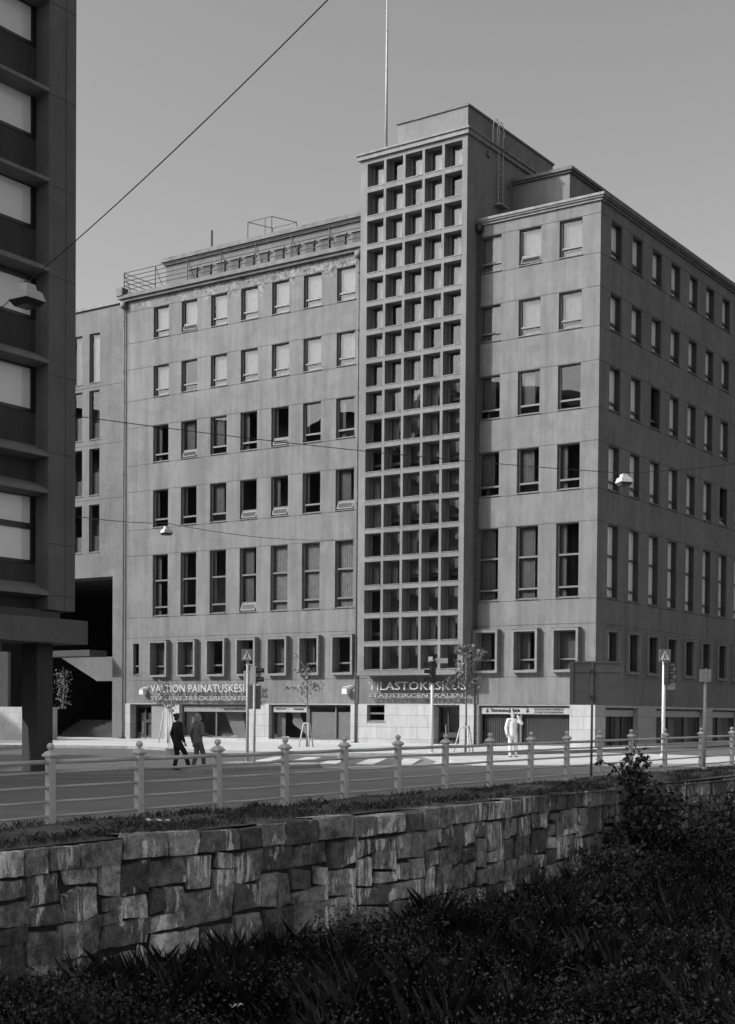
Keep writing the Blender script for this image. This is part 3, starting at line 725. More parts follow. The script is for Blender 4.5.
def blades(name, mat, base, hgt, parent=None, tone=(.5, 1.5), lean=.5, wid=.012):
    n = len(base); base = np.asarray(base, float)
    a = NR.uniform(0, 6.283, n); d = np.stack([np.cos(a), np.sin(a), np.zeros(n)], 1); sd = np.stack([-d[:, 1], d[:, 0], d[:, 2]], 1)
    h = NR.uniform(hgt[0], hgt[1], n)[:, None]; ln = NR.uniform(.1, lean, n)[:, None]*h; up = np.array([0, 0, 1.])
    w_ = wid*(1+h)
    mid = base+up*h*.6+d*ln*.35
    v = np.empty((n, 5, 3)); v[:, 0] = base-sd*w_; v[:, 1] = base+sd*w_; v[:, 2] = mid+sd*w_*.75; v[:, 3] = base+up*h+d*ln; v[:, 4] = mid-sd*w_*.75
    return rawmesh(name, mat, v, parent, NR.uniform(tone[0], tone[1], n))

hp = []
for i in range(900):
    t = R.uniform(1, 12.6); q = R.uniform(.2, .9); p_ = A+dirv*t-nrm*q; hp.append((p_.x, p_.y, zt_+R.uniform(0, .75)*(.7+.3*math.sin(t*3))))
for k, c_ in ((0, 'clipped hedge growing on top of the pale planter wall'),):
    tag(leaves('hedge', M['hedge'], hp, (.15, .3)), c_, 'hedge')
sb = thing('climbing_shrub', 'tall narrow leafy shrub beside the dark column', 'shrub', (-16.9, 78.4, 2.1))
m_ = MB(); m_.tube([(0, 0, 0), (.1, 0, 1.2), (0, .1, 2.3)], [.05, .035, .01], 6); m_.build('stem', M['bark'], sb)
leaves('foliage', M['leaf'], [(NR.normal(0, .2), NR.normal(0, .2), R.uniform(.05, 2.1)) for i in range(260)], (.1, .22), sb)
# ------------------------------------------------------------------ dark building on the left
K = .9545
LB = thing('dark_office_block', 'dark concrete office block with deep window ledges, raised on a square column', 'building', (-8.69, 42.0, 0), -YAW)
def lz(z): return z*K+H0
mb = MB()
PH = 1.1*K; BW = 3.7*K; PWd = 1.0; REC = .6
TOP = lz(27.5); BOT = lz(3.16); LEN = 76  # unseen length stretched so the block's shadow covers the foreground
ys = -PH; bays = []
mb.box(-.9, 0, -PH, 0, BOT, TOP)
y = -PH
while y > -LEN:
    bays.append(y); y2_ = y-BW
    mb.box(-.9, 0, y2_-PWd, y2_, BOT, TOP); y = y2_-PWd
END = y
# unseen far wall angled along the sun to limit its shadow, then the rear
L2 = 36
e1 = (-.6*L2, -.8*L2)
mb.quad((-.05, -.02, BOT), (e1[0], e1[1], BOT), (e1[0], e1[1], TOP), (-.05, -.02, TOP))
mb.quad((e1[0], e1[1], BOT), (e1[0], END, BOT), (e1[0], END, TOP), (e1[0], e1[1], TOP))
mb.quad((-.3, -.1, TOP), (e1[0], e1[1], TOP), (e1[0], END, TOP), (-.3, END, TOP))
mb.quad((-.3, -.3, BOT), (-.3, END, BOT), (e1[0], END, BOT), (e1[0], e1[1], BOT))
mb.quad((0, END, BOT), (e1[0], END, BOT), (e1[0], END, TOP), (0, END, TOP))
mb.quad((-REC, END, BOT), (-REC, -PH, BOT), (-REC, -PH, TOP), (-REC, END, TOP))
mb.build('wall', M['dark_panel'], LB)
m_ = MB()   # joints between the cladding panels of the end pier
for z in (21.39, 18.65, 15.93, 13.24, 10.27, 7.91, 5.16, 3.59): m_.box(-.02, .004, -PH+.002, -.002, lz(z)-.012, lz(z)+.012)
m_.box(-.02, .005, -.41*K-.012, -.41*K+.012, BOT+.01, TOP-.01); m_.build('panel_joint', M['black'], LB)
ledges = [21.5, 18.8, 16.12, 13.44, 10.68, 7.87, 6.77, 3.69, 24.2]
wins = [(22.95, 24.0), (20.25, 21.3), (17.5, 18.66), (14.78, 15.92), (12.05, 13.1), (9.24, 10.46), (4.66, 6.58)]
for bi, yb in enumerate(bays[:3]):
    ya = yb-BW
    for z in ledges:
        zz = lz(z); m_ = MB()
        m_.prism([(0.02, ya+.003, zz), (-REC+.004, ya+.003, zz+.3), (-REC+.004, ya+.003, zz-.17), (0.02, ya+.003, zz-.1)], (0, BW-.006, 0))
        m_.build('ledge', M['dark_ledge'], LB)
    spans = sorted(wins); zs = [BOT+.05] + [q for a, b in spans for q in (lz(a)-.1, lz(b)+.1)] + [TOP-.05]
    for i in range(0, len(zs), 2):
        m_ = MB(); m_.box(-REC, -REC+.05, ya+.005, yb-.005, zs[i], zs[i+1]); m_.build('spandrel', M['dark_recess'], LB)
    for a, b in wins:
        za, zb_ = lz(a), lz(b)
        f = MB(); x0, x1 = -REC+.004, -REC+.07
        f.box(x0, x1, ya+.02, ya+.1, za-.1, zb_+.1); f.box(x0, x1, yb-.18*K, yb-.02, za-.1, zb_+.1)
        f.box(x0, x1, ya+.1, yb-.18*K, za-.1, za-.0); f.box(x0, x1, ya+.1, yb-.18*K, zb_, zb_+.1)
        if b-a > 1.5: f.box(x0, x1, ya+.1, yb-.18*K, lz(5.6), lz(5.78))
        f.box(x0, x1, (ya+yb)/2-.06, (ya+yb)/2+.06, za, zb_)
        fo = f.build('window', M['black'], LB)
        p = MB(); p.quad((x0+.03, ya+.1, za), (x0+.03, yb-.18*K, za), (x0+.03, yb-.18*K, zb_), (x0+.03, ya+.1, zb_)); p.build('pane', M['leftglass'], fo)
        p = MB(); p.quad((x0+.008, ya+.1, za), (x0+.008, yb-.18*K, za), (x0+.008, yb-.18*K, zb_), (x0+.008, ya+.1, zb_)); p.build('blind', M['whiteblind'], fo)
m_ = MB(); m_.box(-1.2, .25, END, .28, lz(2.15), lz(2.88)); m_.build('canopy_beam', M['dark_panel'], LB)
m_ = MB(); m_.box(-4, -.2, END, -.4, lz(2.9), BOT); m_.build('canopy_gap_shade', M['black'], LB)  # black filler painted in as the shade between body and beam
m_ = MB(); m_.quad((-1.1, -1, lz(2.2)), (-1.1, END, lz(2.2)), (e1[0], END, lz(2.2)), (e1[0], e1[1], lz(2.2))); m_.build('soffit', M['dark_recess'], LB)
m_ = MB(); m_.prism([(-1.6, -2.6, -.4), (-1.98, -2.6, -.4), (-20.5, -27.3, -.4), (-1.6, -27.3, -.4)], (0, 0, lz(2.2)+.35)); m_.build('sun_blocking_core', M['dark_recess'], LB)  # unseen core, added to keep low sun off the column
cs = .64
for yy in (-.68, -12, -23):
    m_ = MB(); m_.box(-.85-cs/2, -.85+cs/2, yy-cs/2, yy+cs/2, -.4, lz(2.15)); m_.build('column', M['dark_recess'], LB, bevel=.02)

# neighbouring block further left, seen only as a reflection in the office windows
m_ = MB()
NB = thing('reflected_block', 'long dark terrace across the square, mirrored in the office panes', 'building', (-64, 42, 0), -.05)
m_.box(-10, 0, -34, -2, -.5, 36); m_.box(-10, 0, -2, 12, -.5, 32); m_.box(-10, 0, 12, 42, -.5, 30)
m_.prism([(0, -34, 36), (-5, -34, 38), (-10, -34, 36)], (0, 32, 0)); m_.build('wall', M['dark_panel'], NB)
m_ = MB(); m_.lathe([(3.2, 0), (3.1, 1.2), (2.4, 2.6), (1.2, 3.4), (.1, 3.7)], 16, (-4, 18, 30)); m_.build('dome', M['roof'], NB, True)

# ------------------------------------------------------------------ ground, road, pavement
def sheet(name, poly, mat, off, kind=True, sub=False):
    m_ = MB(); m_.quad(*[(x, y, gz(x, y)+off) for x, y in poly]); o = m_.build(name, mat)
    return struct(o) if kind else o
Sx, Sy = math.sin(YAW), math.cos(YAW); Ux, Uy = math.cos(YAW), -math.sin(YAW)
W0 = (-4.67, 18.0)
def wl(s, o=0): return (W0[0]+Sx*s+Ux*o, W0[1]+Sy*s+Uy*o)
def flat(name, pts, mat):
    m_ = MB(); m_.quad(*pts); return struct(m_.build(name, mat))
def gsheet(name, poly, mat, off): return sheet(name, poly, mat, off)
# far ground reaches the horizon on the town side of the retaining wall
p0, p1 = wl(-60, -.3), wl(90, -.3)
far = 2600
gsheet('ground', [p0, p1, (p1[0]+700, p1[1]+900), (900, 2600), (-2600, 2600), (-2600, -500), (p0[0]-300, p0[1]-400)], M['ground'], -.06)
gsheet('road', [wl(-55, -2.45), wl(85, -2.45), (Ux*-14+wl(85)[0], Uy*-14+wl(85)[1]), (6, 64), (-30, 60), (-60, 20)], M['road'], -.012)
gsheet('side_street', [(-40, 75), (-17.7, 68.2), (-11.1, 66.0), (-7.2, 60.7), (-4.8, 58.1), (-1, 56.0), (2.1, 52), (1.6, 47.6), (-1.5, 45.2), (-6, 43.0), (-9, 41.6), (-40, 36)], M['side'], -.004)
gsheet('side_street', [(6, 63.2), (13.2, 57.0), (26, 68), (40, 84), (30, 92), (22, 78)], M['side'], -.003)
def slab(name, poly, mat, h, low=-.3):
    m_ = MB(); m_.quad(*[(x, y, gz(x, y)+h) for x, y in poly])
    for i in range(len(poly)):
        a = poly[i]; b = poly[(i+1) % len(poly)]
        m_.quad((a[0], a[1], gz(*a)+low), (b[0], b[1], gz(*b)+low), (b[0], b[1], gz(*b)+h), (a[0], a[1], gz(*a)+h))
    return struct(m_.build(name, mat))
def fp(u_, o): return (BX+Ux*u_-Sx*o, BY+Uy*u_-Sy*o)     # point by the main front: along it, out from it
kerb = [fp(-46, 9.5), (-17.7, 68.5), (-11.1, 66.3), (-7.2, 61.0), (-4.8, 58.4), (-1, 56.3), (2.4, 55.6), (5.5, 57.6), (9.8, 62.3), fp(2.4, -.5)]
slab('pavement', kerb+[fp(2.4, -30), fp(-3, -30), fp(-3, -1), fp(-46, -1.5)], M['pave'], .1)
m_ = MB()
for i in range(len(kerb)-1):
    a, b = Vector(kerb[i]), Vector(kerb[i+1]); d = (b-a).normalized(); n_ = Vector((d.y, -d.x))
    if i == len(kerb)-2: pass
    q = [a, b, b+n_*.2, a+n_*.2]
    m_.hexa([(q[j].x, q[j].y, gz(q[j].x, q[j].y)+h) for h in (-.1, .115) for j in (0, 1, 3, 2)])
struct(m_.build('kerb', M['kerbm']))
slab('traffic_island', [(-5.3, 40.6), (-4.6, 40.9), (-1.5, 44.6), (-1.7, 46.2), (-3.2, 47.3), (-4.4, 47.2), (-4.9, 44.6)], M['kerbm'], .1)
gsheet('road', [(2.1, 55.3), (2.6, 47.2), (7, 46.0), (12, 45.5), (24, 50), (26, 56), (14.5, 56.2), (10.2, 61), (5.5, 57.4)], M['sunlit_road'], .0015)  # paler road copy paints in the sunlit part, cut along the shadow line
# painted zebra crossing, bars run along the traffic
for k in range(7):
    a = Vector((-3.6+1.25*k, 55.3-.55*k)); d = Vector((-.09, -1)); w_ = Vector((.6, -.25))
    q = [a, a+w_, a+w_+d*(6.8-.2*k), a+d*(6.8-.2*k)]
    sheet('zebra_stripe', [(p.x, p.y) for p in q], M['paint'], .002)
for k in range(5):
    a = Vector((-7+2.2*k, 33.5+2.6*k)); d = Vector((Sx, Sy))
    q = [a, a+d*1.5, a+d*1.5+Vector((.09, -.06)), a+Vector((.09, -.06))]
    sheet('lane_marking', [(p.x, p.y) for p in q], M['paint'], .001)
for q in ([(-12.5, 37.2), (-6.6, 40.6), (-6.7, 40.75), (-12.6, 37.4)], [(-12, 35.0), (-5, 39.0), (-5.1, 39.1), (-12.1, 35.15)]):
    sheet('lane_marking', q, M['paint'], .001)
# verge strip between railing and wall
m_ = MB(); nx, ny = 160, 10
vz = {}
for i in range(nx+1):
    for j in range(ny+1):
        s = -16+62*i/nx; o = -2.6+2.5*j/ny; x, y = wl(s, o)
        z = gz(x, y)+(.0+.03*math.sin(s*1.7+j)+.02*math.sin(s*.6))*(0 if j in (0,) else 1)*.8+.03*(j > 0)
        if j == 0: z = gz(x, y)-.1
        zc = gz(x, y)-.02-.13*max(0, min(1, (s-12)/12))+.015
        q_ = max(0, min(1, (o+1.1)/.7)); z = z*(1-q_)+zc*q_
        vz[i, j] = (x, y, z)
for i in range(nx):
    for j in range(ny): m_.quad(vz[i, j], vz[i+1, j], vz[i+1, j+1], vz[i, j+1])
struct(m_.build('verge', M['soil'], smooth=True))
gp = []
for i in range(30000):
    s = R.uniform(-4, 36); o = -R.betavariate(1.3, 1.6)*2.35-.12
    if math.sin(s*2.1)+math.sin(s*.9+o*3)+R.uniform(-1.6, 1.6) < -.1: continue
    x, y = wl(s, o); gp.append((x, y, gz(x, y)-.13*max(0, min(1, (s-12)/12))*max(0, min(1, (o+1.1)/.7))))
for i in range(170):
    s = R.uniform(-4, 34); o = R.choice([R.uniform(-.75, -.35), R.uniform(-2.4, -.4), R.uniform(-2.5, -2.1)]); r_ = R.uniform(.08, .25)
    for k in range(60):
        so_, oo = s+R.gauss(0, r_), o+R.gauss(0, r_*.6); x, y = wl(so_, min(oo, -.28)); gp.append((x, y, gz(x, y)+R.uniform(-.02, .06)-.1*max(0, min(1, (s-12)/12))))
g_ = blades('verge_grass', M['grass'], gp, (.025, .1), tone=(.35, 2.2), wid=.006, lean=1.3); g_['kind'] = 'stuff'; tag(g_, 'short tufted grass along the verge below the railing', 'grass')

# ------------------------------------------------------------------ retaining wall
RW = thing('stone_retaining_wall', 'rough retaining wall of large irregular granite blocks below the railing', 'wall', (W0[0], W0[1], 0), math.pi/2-YAW)
OFS = [(-20, 0), (0, 0), (2, -.15), (4, -.02), (6, .1), (8, .36), (10, .42), (12.5, .15), (14, -.12), (17, -.28), (45, -.3)]
_xs = [a for a, b in OFS]; _ys = [b for a, b in OFS]
def woff(s): return float(np.interp(s, _xs, _ys))
def wtop(s): x, y = wl(s); return gz(x, y)-.02-.13*max(0, min(1, (s-12)/12))
def nz(x, y, k=0):
    return (math.sin(x*2.3+k)+math.sin(y*3.1+k*1.7+x*.9)+math.sin((x+y)*1.3+k*.6))/3
stones = []
def split(s0, s1, h0, h1, d):
    w_, h_ = s1-s0, h1-h0
    big = .92 if s0 < 7 else .72
    if w_ < big*R.uniform(.8, 1.5) and h_ < .58*R.uniform(.6, 1.3) or (w_ < .42 and h_ < .7) or (h_ < .32 and w_ < 1.2): stones.append((s0, s1, h0, h1)); return
    if w_/1.5 > h_*R.uniform(.75, 1.3):
        c = s0+w_*R.uniform(.35, .65); split(s0, c, h0, h1, d+1); split(c, s1, h0, h1, d+1)
    else:
        c = h0+h_*R.uniform(.36, .64); split(s0, s1, h0, c, d+1); split(s0, s1, c, h1, d+1)
s = -14
while s < 40:
    w_ = R.uniform(1.3, 2.4); split(s, s+w_, -2.5, -.34, 0); s += w_
def stone_mesh(rects, warp, prot, cap=False):
    V = []; F = []; T = []
    G = [0, .02, .12, .26, .4, .55, .7, .85, .98, 1]
    for (s0, s1, h0, h1) in rects:
        base = len(V); t = R.uniform(.32, 1.25)
        if R.random() < .25: t *= 1.6
        k = R.uniform(0, 50); pr = R.uniform(0, prot); tx, ty = R.uniform(-.02, .02), R.uniform(-.02, .02)
        g = .016 if not cap else .012
        jit = [(R.uniform(-.065, .065), R.uniform(-.05, .05)) for _ in range(4)] if not cap else [(R.uniform(-.01, .01), R.uniform(-.012, .012)) for _ in range(4)]
        for i, a in enumerate(G):
            for j, b in enumerate(G):
                jx = jit[0][0]*(1-a)*(1-b)+jit[1][0]*a*(1-b)+jit[2][0]*a*b+jit[3][0]*(1-a)*b
                jy = jit[0][1]*(1-a)*(1-b)+jit[1][1]*a*(1-b)+jit[2][1]*a*b+jit[3][1]*(1-a)*b
                ss = s0+g+(s1-s0-2*g)*a+jx; hh = h0+g+(h1-h0-2*g)*b+jy
                wx = warp*nz(ss*.9, hh*1.4, 3)+.01*nz(ss*16+k, hh*19, k); wy = warp*nz(ss*.7, hh*1.1, 9)+.009*nz(ss*15+k, hh*17, k+4)
                e = min(i, len(G)-1-i, j, len(G)-1-j)
                d = pr+(a-.5)*tx+(b-.5)*ty+.016*nz(ss*5+k, hh*6, k)+.007*nz(ss*17+k, hh*13, k)
                if e == 0: d = -.1
                elif e == 1: d -= .004
                S_ = ss+wx; V.append((S_, -(woff(S_)+d), wtop(S_)+hh+wy)); T.append(t)
        n = len(G)
        for i in range(n-1):
            for j in range(n-1): F.append((base+i*n+j, base+(i+1)*n+j, base+(i+1)*n+j+1, base+i*n+j+1))
        if cap:      # top and back of the coping block
            a0, a1 = base+n-1, base+(n-1)*n+n-1
            q = [V[a0], V[a1]]; b2 = len(V)
            for (x, y, z) in q: V.append((x, y+.45, z-.03)); T.append(t)
            F.append((a0, a1, b2+1, b2))
    return V, F, T
def stone_obj(name, rects, warp, prot, mat, cap=False):
    V, F, T = stone_mesh(rects, warp, prot, cap)
    me = bpy.data.meshes.new(name); me.from_pydata(V, [], F); me.materials.append(mat)
    at = me.attributes.new('tone', 'FLOAT', 'POINT'); at.data.foreach_set('value', np.array(T, np.float32))
    me.update(); return put(name, me, RW)
m, nt_, bs = new_mat('granite_blocks')
at = N(nt_, 'ShaderNodeAttribute', attribute_name='tone')
mot = ramp(nt_, noise(nt_, 5., detail=9, rough=.78), [(.34, .35), (.5, .9), (.66, 1.6)])
fin = ramp(nt_, noise(nt_, 75., detail=4, rough=.75), [(.32, .45), (.68, 1.5)])
stk = ramp(nt_, noise(nt_, 7., (1, 1, .09), 8, .8), [(.5, 0), (.56, 1)])
gate = ramp(nt_, noise(nt_, 1.3, (1, 1, .8), 3, .6), [(.53, 0), (.56, 1)])
drk = ramp(nt_, noise(nt_, 1.4, (1, 1, .7), 7, .8), [(.38, .3), (.5, 1)])
lich = ramp(nt_, noise(nt_, 22., detail=5, rough=.7), [(.62, 0), (.66, 1)])
lg = ramp(nt_, noise(nt_, 1.7, detail=2), [(.5, 0), (.6, 1)])
base = mul(nt_, mul(nt_, mul(nt_, at.outputs['Fac'], .33), mul(nt_, mot, fin)), drk)
stv = mul(nt_, mul(nt_, mul(nt_, stk, gate), .7), fin)
c = mul(nt_, mul(nt_, base, stv, 'ADD'), mul(nt_, mul(nt_, lich, lg), .16), 'ADD')
nt_.links.new(c, bs.inputs['Base Color']); bs.inputs['Roughness'].default_value = .9
bump(nt_, bs, noise(nt_, 34., detail=9, rough=.8), 1., .03)
M['stone'] = m
stone_obj('stonework', stones, .02, .04, M['stone'])
caps = []; s = -14
while s < 40:
    w_ = R.uniform(.45, 1.25); caps.append((s, s+w_, -.34+R.uniform(-.02, .02), 0.02+R.uniform(-.02, .05))); s += w_
caps = [(a, b, c_, d) for a, b, c_, d in caps]
def cap_shift(rects): return rects
OFS2 = .06
_old = woff
def woff(s): return _old(s)+OFS2
stone_obj('coping', caps, .02, .04, M['stone'], True)
woff = _old
m_ = MB()
for i in range(60):
    a, b = -15+.95*i, -15+.95*(i+1)
    m_.quad((a, -woff(a)+.06, -2.6), (b, -woff(b)+.06, -2.6), (b, -woff(b)+.06, wtop(b)-.03), (a, -woff(a)+.06, wtop(a)-.03))
m_.build('earth_core', M['ditch'], RW)

# ------------------------------------------------------------------ railing
FE = thing('street_railing', 'grey painted steel street railing with ball finials along the verge', 'railing', (-4.88, 21.8, 0), math.pi/2-YAW)
ps = [-3.84, -1.92, 0, 1.95, 3.93, 5.87, 7.8, 9.74, 11.65, 13.64, 15.66, 17.62, 19.58, 21.59, 24.0, 26.83, 29.54, 32.2]
m_ = MB(); a = .056
m_.box(-a, a, -a, a, -.25, 1.06); m_.box(-a-.012, a+.012, -a-.012, a+.012, 1.0, 1.03)
c1 = .095
def ring(r_, z): return [(-r_, -r_, z), (r_, -r_, z), (r_, r_, z), (-r_, r_, z)]
rr = [ring(a, 1.06), ring(c1, 1.085), ring(c1, 1.11), ring(.045, 1.165)]
for q in range(3):
    for k in range(4): m_.quad(rr[q][k], rr[q][(k+1) % 4], rr[q+1][(k+1) % 4], rr[q+1][k])
for z in (.16, .385, .61, .835, 1.0): m_.tube([(-a-.035, 0, z), (a+.035, 0, z)], .038, 8)
pm_ = m_.mesh('post', M['rail'])
m_ = MB(); m_.lathe([(.03, 0), (.032, .02)]+[(.058*math.sin(t), .075-.058*math.cos(t)) for t in np.linspace(.5, math.pi-.05, 9)], 14); bm_ = m_.mesh('finial', M['rail'], True)
def fz(s): return gz(-4.88+Sx*s, 21.8+Sy*s)
for i, s in enumerate(ps):
    po = put('post', pm_, FE, (s, 0, fz(s))); put('finial', bm_, po, (0, 0, 1.16))
    po.rotation_euler = (R.uniform(-.006, .006), R.uniform(-.006, .006), 0)
    if i < len(ps)-1:
        s2_ = ps[i+1]
        for z, r_ in ((.16, .022), (.385, .022), (.61, .022), (.835, .022), (1.0, .034)):
            m_ = MB(); m_.tube([(s+a, 0, fz(s)+z), ((s+s2_)/2, 0, (fz(s)+fz(s2_))/2+z-R.uniform(0, .012)), (s2_-a, 0, fz(s2_)+z)], r_, 8); m_.build('rail', M['rail'], FE, True)

# ------------------------------------------------------------------ overgrown cutting below the wall
def dz(x, y):
    s = (x-W0[0])*Sx+(y-W0[1])*Sy; o = (x-W0[0])*Ux+(y-W0[1])*Uy
    return -2.12+.1*math.sin(s*.8+1)*math.sin(o*.9)+.22*max(0, min(1, (o-.6)/1.5))*math.sin(s*1.3+o*.4)*math.sin(o*1.1-s*.35+.6)+.06*math.sin(s*2.1+o*1.7)+.22*max(0, min(1, (s-9)/10))*min(1, max(0, o)/1.5)
m_ = MB(); gr = {}
so_s = list(np.linspace(-90, -18, 10))+list(np.linspace(-15, 45, 90))+list(np.linspace(60, 200, 10))
so_o = list(np.linspace(-.25, 16, 34))+[20, 30, 60, 200]
for i, s in enumerate(so_s):
    for j, o in enumerate(so_o): x, y = wl(s, o); gr[i, j] = (x, y, dz(x, y))
for i in range(len(so_s)-1):
    for j in range(len(so_o)-1): m_.quad(gr[i, j], gr[i, j+1], gr[i+1, j+1], gr[i+1, j])
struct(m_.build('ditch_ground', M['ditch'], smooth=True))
def offw(x, y): return (x-W0[0])*Ux+(y-W0[1])*Uy
def alongw(x, y): return (x-W0[0])*Sx+(y-W0[1])*Sy
lp = []; big = []; bp = []; fl = []
while len(lp) < 110000:
    y = 14.5+30*R.random()**1.5; x = R.uniform(-.29, .29)*y
    o = offw(x, y)
    if o < .25: continue
    cl = math.sin(x*1.1+2)*math.sin(y*.7)+.6*math.sin(x*2.7+y*1.9)
    if cl+R.uniform(-.7, .7) < .1: continue
    hgt = R.uniform(.08, .36)+(.45*max(0, cl) if o > .8 else .1)+(.35*max(0, min(1, (alongw(x, y)-11)/8)) if o > .7 else 0)
    z0 = dz(x, y); sp = R.uniform(.1, .28)
    for k in range(R.randint(8, 26)):
        t = R.random()**.6; lp.append((x+NR.normal(0, sp*(.5+t)), y+NR.normal(0, sp*(.5+t)), z0+hgt*t))
for i in range(330):
    y = 15+22*R.random()**1.3; x = R.uniform(-.2, .29)*y
    if offw(x, y) < .5 or (x < -.5 and R.random() < .6): continue
    z0 = dz(x, y); hh = R.uniform(.35, .95); rr0 = R.uniform(.12, .35); dxx, dyy = R.uniform(-.3, .3), R.uniform(-.3, .3)
    for k in range(R.randint(60, 160)):
        t = R.random()**.5; lp.append((x+dxx*t+NR.normal(0, rr0*(.35+.65*t)), y+dyy*t+NR.normal(0, rr0*(.35+.65*t)), z0+hh*t))
lp = [p for p in lp if offw(p[0], p[1]) > .12]
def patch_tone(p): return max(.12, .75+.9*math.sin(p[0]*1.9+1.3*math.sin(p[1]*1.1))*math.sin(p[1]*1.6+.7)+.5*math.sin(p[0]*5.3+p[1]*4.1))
for i in range(380):
    y = R.uniform(15, 34); x = R.uniform(-.02, .22)*y
    if offw(x, y) < .5 or math.sin(x*1.7)+math.sin(y*1.3+1) < .2: continue
    big.append((x, y, dz(x, y)+R.uniform(.15, .5)))
for i in range(70000):
    y = 14.5+30*R.random()**1.5; x = R.uniform(-.29, .29)*y
    if offw(x, y) < .15: continue
    bp.append((x, y, dz(x, y)-.03))
tall = []
for i in range(260):
    y = 15+24*R.random()**1.4; x = R.uniform(-.29, .29)*y
    if offw(x, y) < .35: continue
    r_ = R.uniform(.06, .22)
    for k in range(R.randint(30, 90)): xx, yy = x+R.gauss(0, r_), y+R.gauss(0, r_); tall.append((xx, yy, dz(xx, yy)))
for i in range(34):
    y = R.uniform(15, 28); x = R.uniform(-.26, .2)*y
    if offw(x, y) > .3: fl.append((x, y, dz(x, y)+R.uniform(.25, .5)))
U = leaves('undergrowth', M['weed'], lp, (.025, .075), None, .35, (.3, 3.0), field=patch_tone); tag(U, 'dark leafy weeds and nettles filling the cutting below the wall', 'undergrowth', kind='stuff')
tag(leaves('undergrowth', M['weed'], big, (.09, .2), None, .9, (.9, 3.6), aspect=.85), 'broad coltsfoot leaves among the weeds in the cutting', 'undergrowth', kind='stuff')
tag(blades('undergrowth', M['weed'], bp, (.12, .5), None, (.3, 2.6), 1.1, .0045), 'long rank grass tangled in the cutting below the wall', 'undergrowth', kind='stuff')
tag(blades('tall_grass', M['weed'], tall, (.3, .85), None, (.8, 5.), .8, .0018), 'pale tall grass tufts standing out of the dark weeds', 'grass', kind='stuff')
M['flower'] = leafmat('small_flowers', .4)
tag(leaves('wild_flowers', M['flower'], fl, (.04, .09), None, .9, (.6, 1.2), aspect=.9), 'scattered small pale flowers in the dark weeds', 'flowers', kind='stuff')

def shrub(label, base, stems, leafsize, n, spread, mat='bush', name='bush'):
    t = thing(name, label, 'bush', base)
    m_ = MB(); pts = []
    for st in stems:
        m_.tube(st, [.018]*(len(st)-1)+[.006], 5)
        for a, b in zip(st[:-1], st[1:]):
            L = (Vector(b)-Vector(a)).length
            for k in range(int(n*L)):
                q = Vector(a).lerp(Vector(b), R.random()); pts.append((q.x+NR.normal(0, spread), q.y+NR.normal(0, spread), q.z+NR.normal(0, spread*.6)))
    m_.build('stems', M['bark'] if mat != 'bush' else M['darkmetal'], t)
    leaves('foliage', M[mat], pts, leafsize, t, .45, (.35, 3.2), aspect=.7)
    return t
bx, by = wl(19.1, .7)
sts = []
for k in range(52):
    a = R.uniform(0, 6.28); r_ = R.uniform(.2, 1.7); h = R.uniform(1.2, 2.35)*(1.1-.22*r_)
    dx, dy = math.cos(a)*r_, math.sin(a)*r_
    if offw(bx+dx, by+dy) < .2: dx, dy = dx+Ux*.5, dy+Uy*.5
    sts.append([(0, 0, 0), (dx*.4, dy*.4, h*.6), (dx, dy, h)])
shrub('large dark self-sown bush growing against the granite wall with one tall shoot', (bx, by, dz(bx, by)), sts+
      [[(-.1, 0, 0), (-.25, -.05, 1.2), (-.45, -.3, 1.95), (-.62, -.55, 2.5), (-.55, -.62, 2.85), (-.5, -.65, 3.02)]]*3+[[(-.2, -.1, .6), (-.4, -.2, 1.7), (-.5, -.4, 2.4), (-.3, -.5, 2.9)]]*2, (.07, .18), 85, .15)
shrub('thin arching shoot of dark leaves leaning over the wall top by the signboard post', (bx-.7, by-.55, -.1), [[(0, 0, 0), (-.15, 0, .55), (-.35, .05, .8), (-.75, .1, .95)]], (.08, .15), 26, .05)
for k, (s, o, h, lab) in enumerate([(24, .9, 1.75, 'low dark bush crowding the wall foot at the far right'), (16.0, 1.3, 1.0, 'low spreading bush in front of the granite wall, left of the tall shoot'),
        (27, 2.0, 1.9, 'rounded dark bush deep in the cutting at the far end of the wall'), (11.5, 3.6, .7, 'small leafy bush in the middle of the weedy cutting'),
        (21.5, 2.8, 1.5, 'broad dark bush in the weeds below the bush with the tall shoot'), (5.5, 6.5, .55, 'sprawling low bramble near the bottom edge of the picture'), (29.8, .9, 1.8, 'tall weed clump pressed against the wall beyond the last railing posts')]):
    x, y = wl(s, o); sts = []
    for q in range(34):
        a = R.uniform(0, 6.28); r_ = R.uniform(.2, 1.3)*(.7+h*.4); hh = h*R.uniform(.5, 1)
        dx, dy = math.cos(a)*r_, math.sin(a)*r_
        if offw(x+dx, y+dy) < .2: dx, dy = dx+Ux*.5, dy+Uy*.5
        sts.append([(0, 0, 0), (dx*.45, dy*.45, hh*.65), (dx, dy, hh)])
    shrub(lab, (x, y, dz(x, y)), sts, (.06, .16), 55, .13)

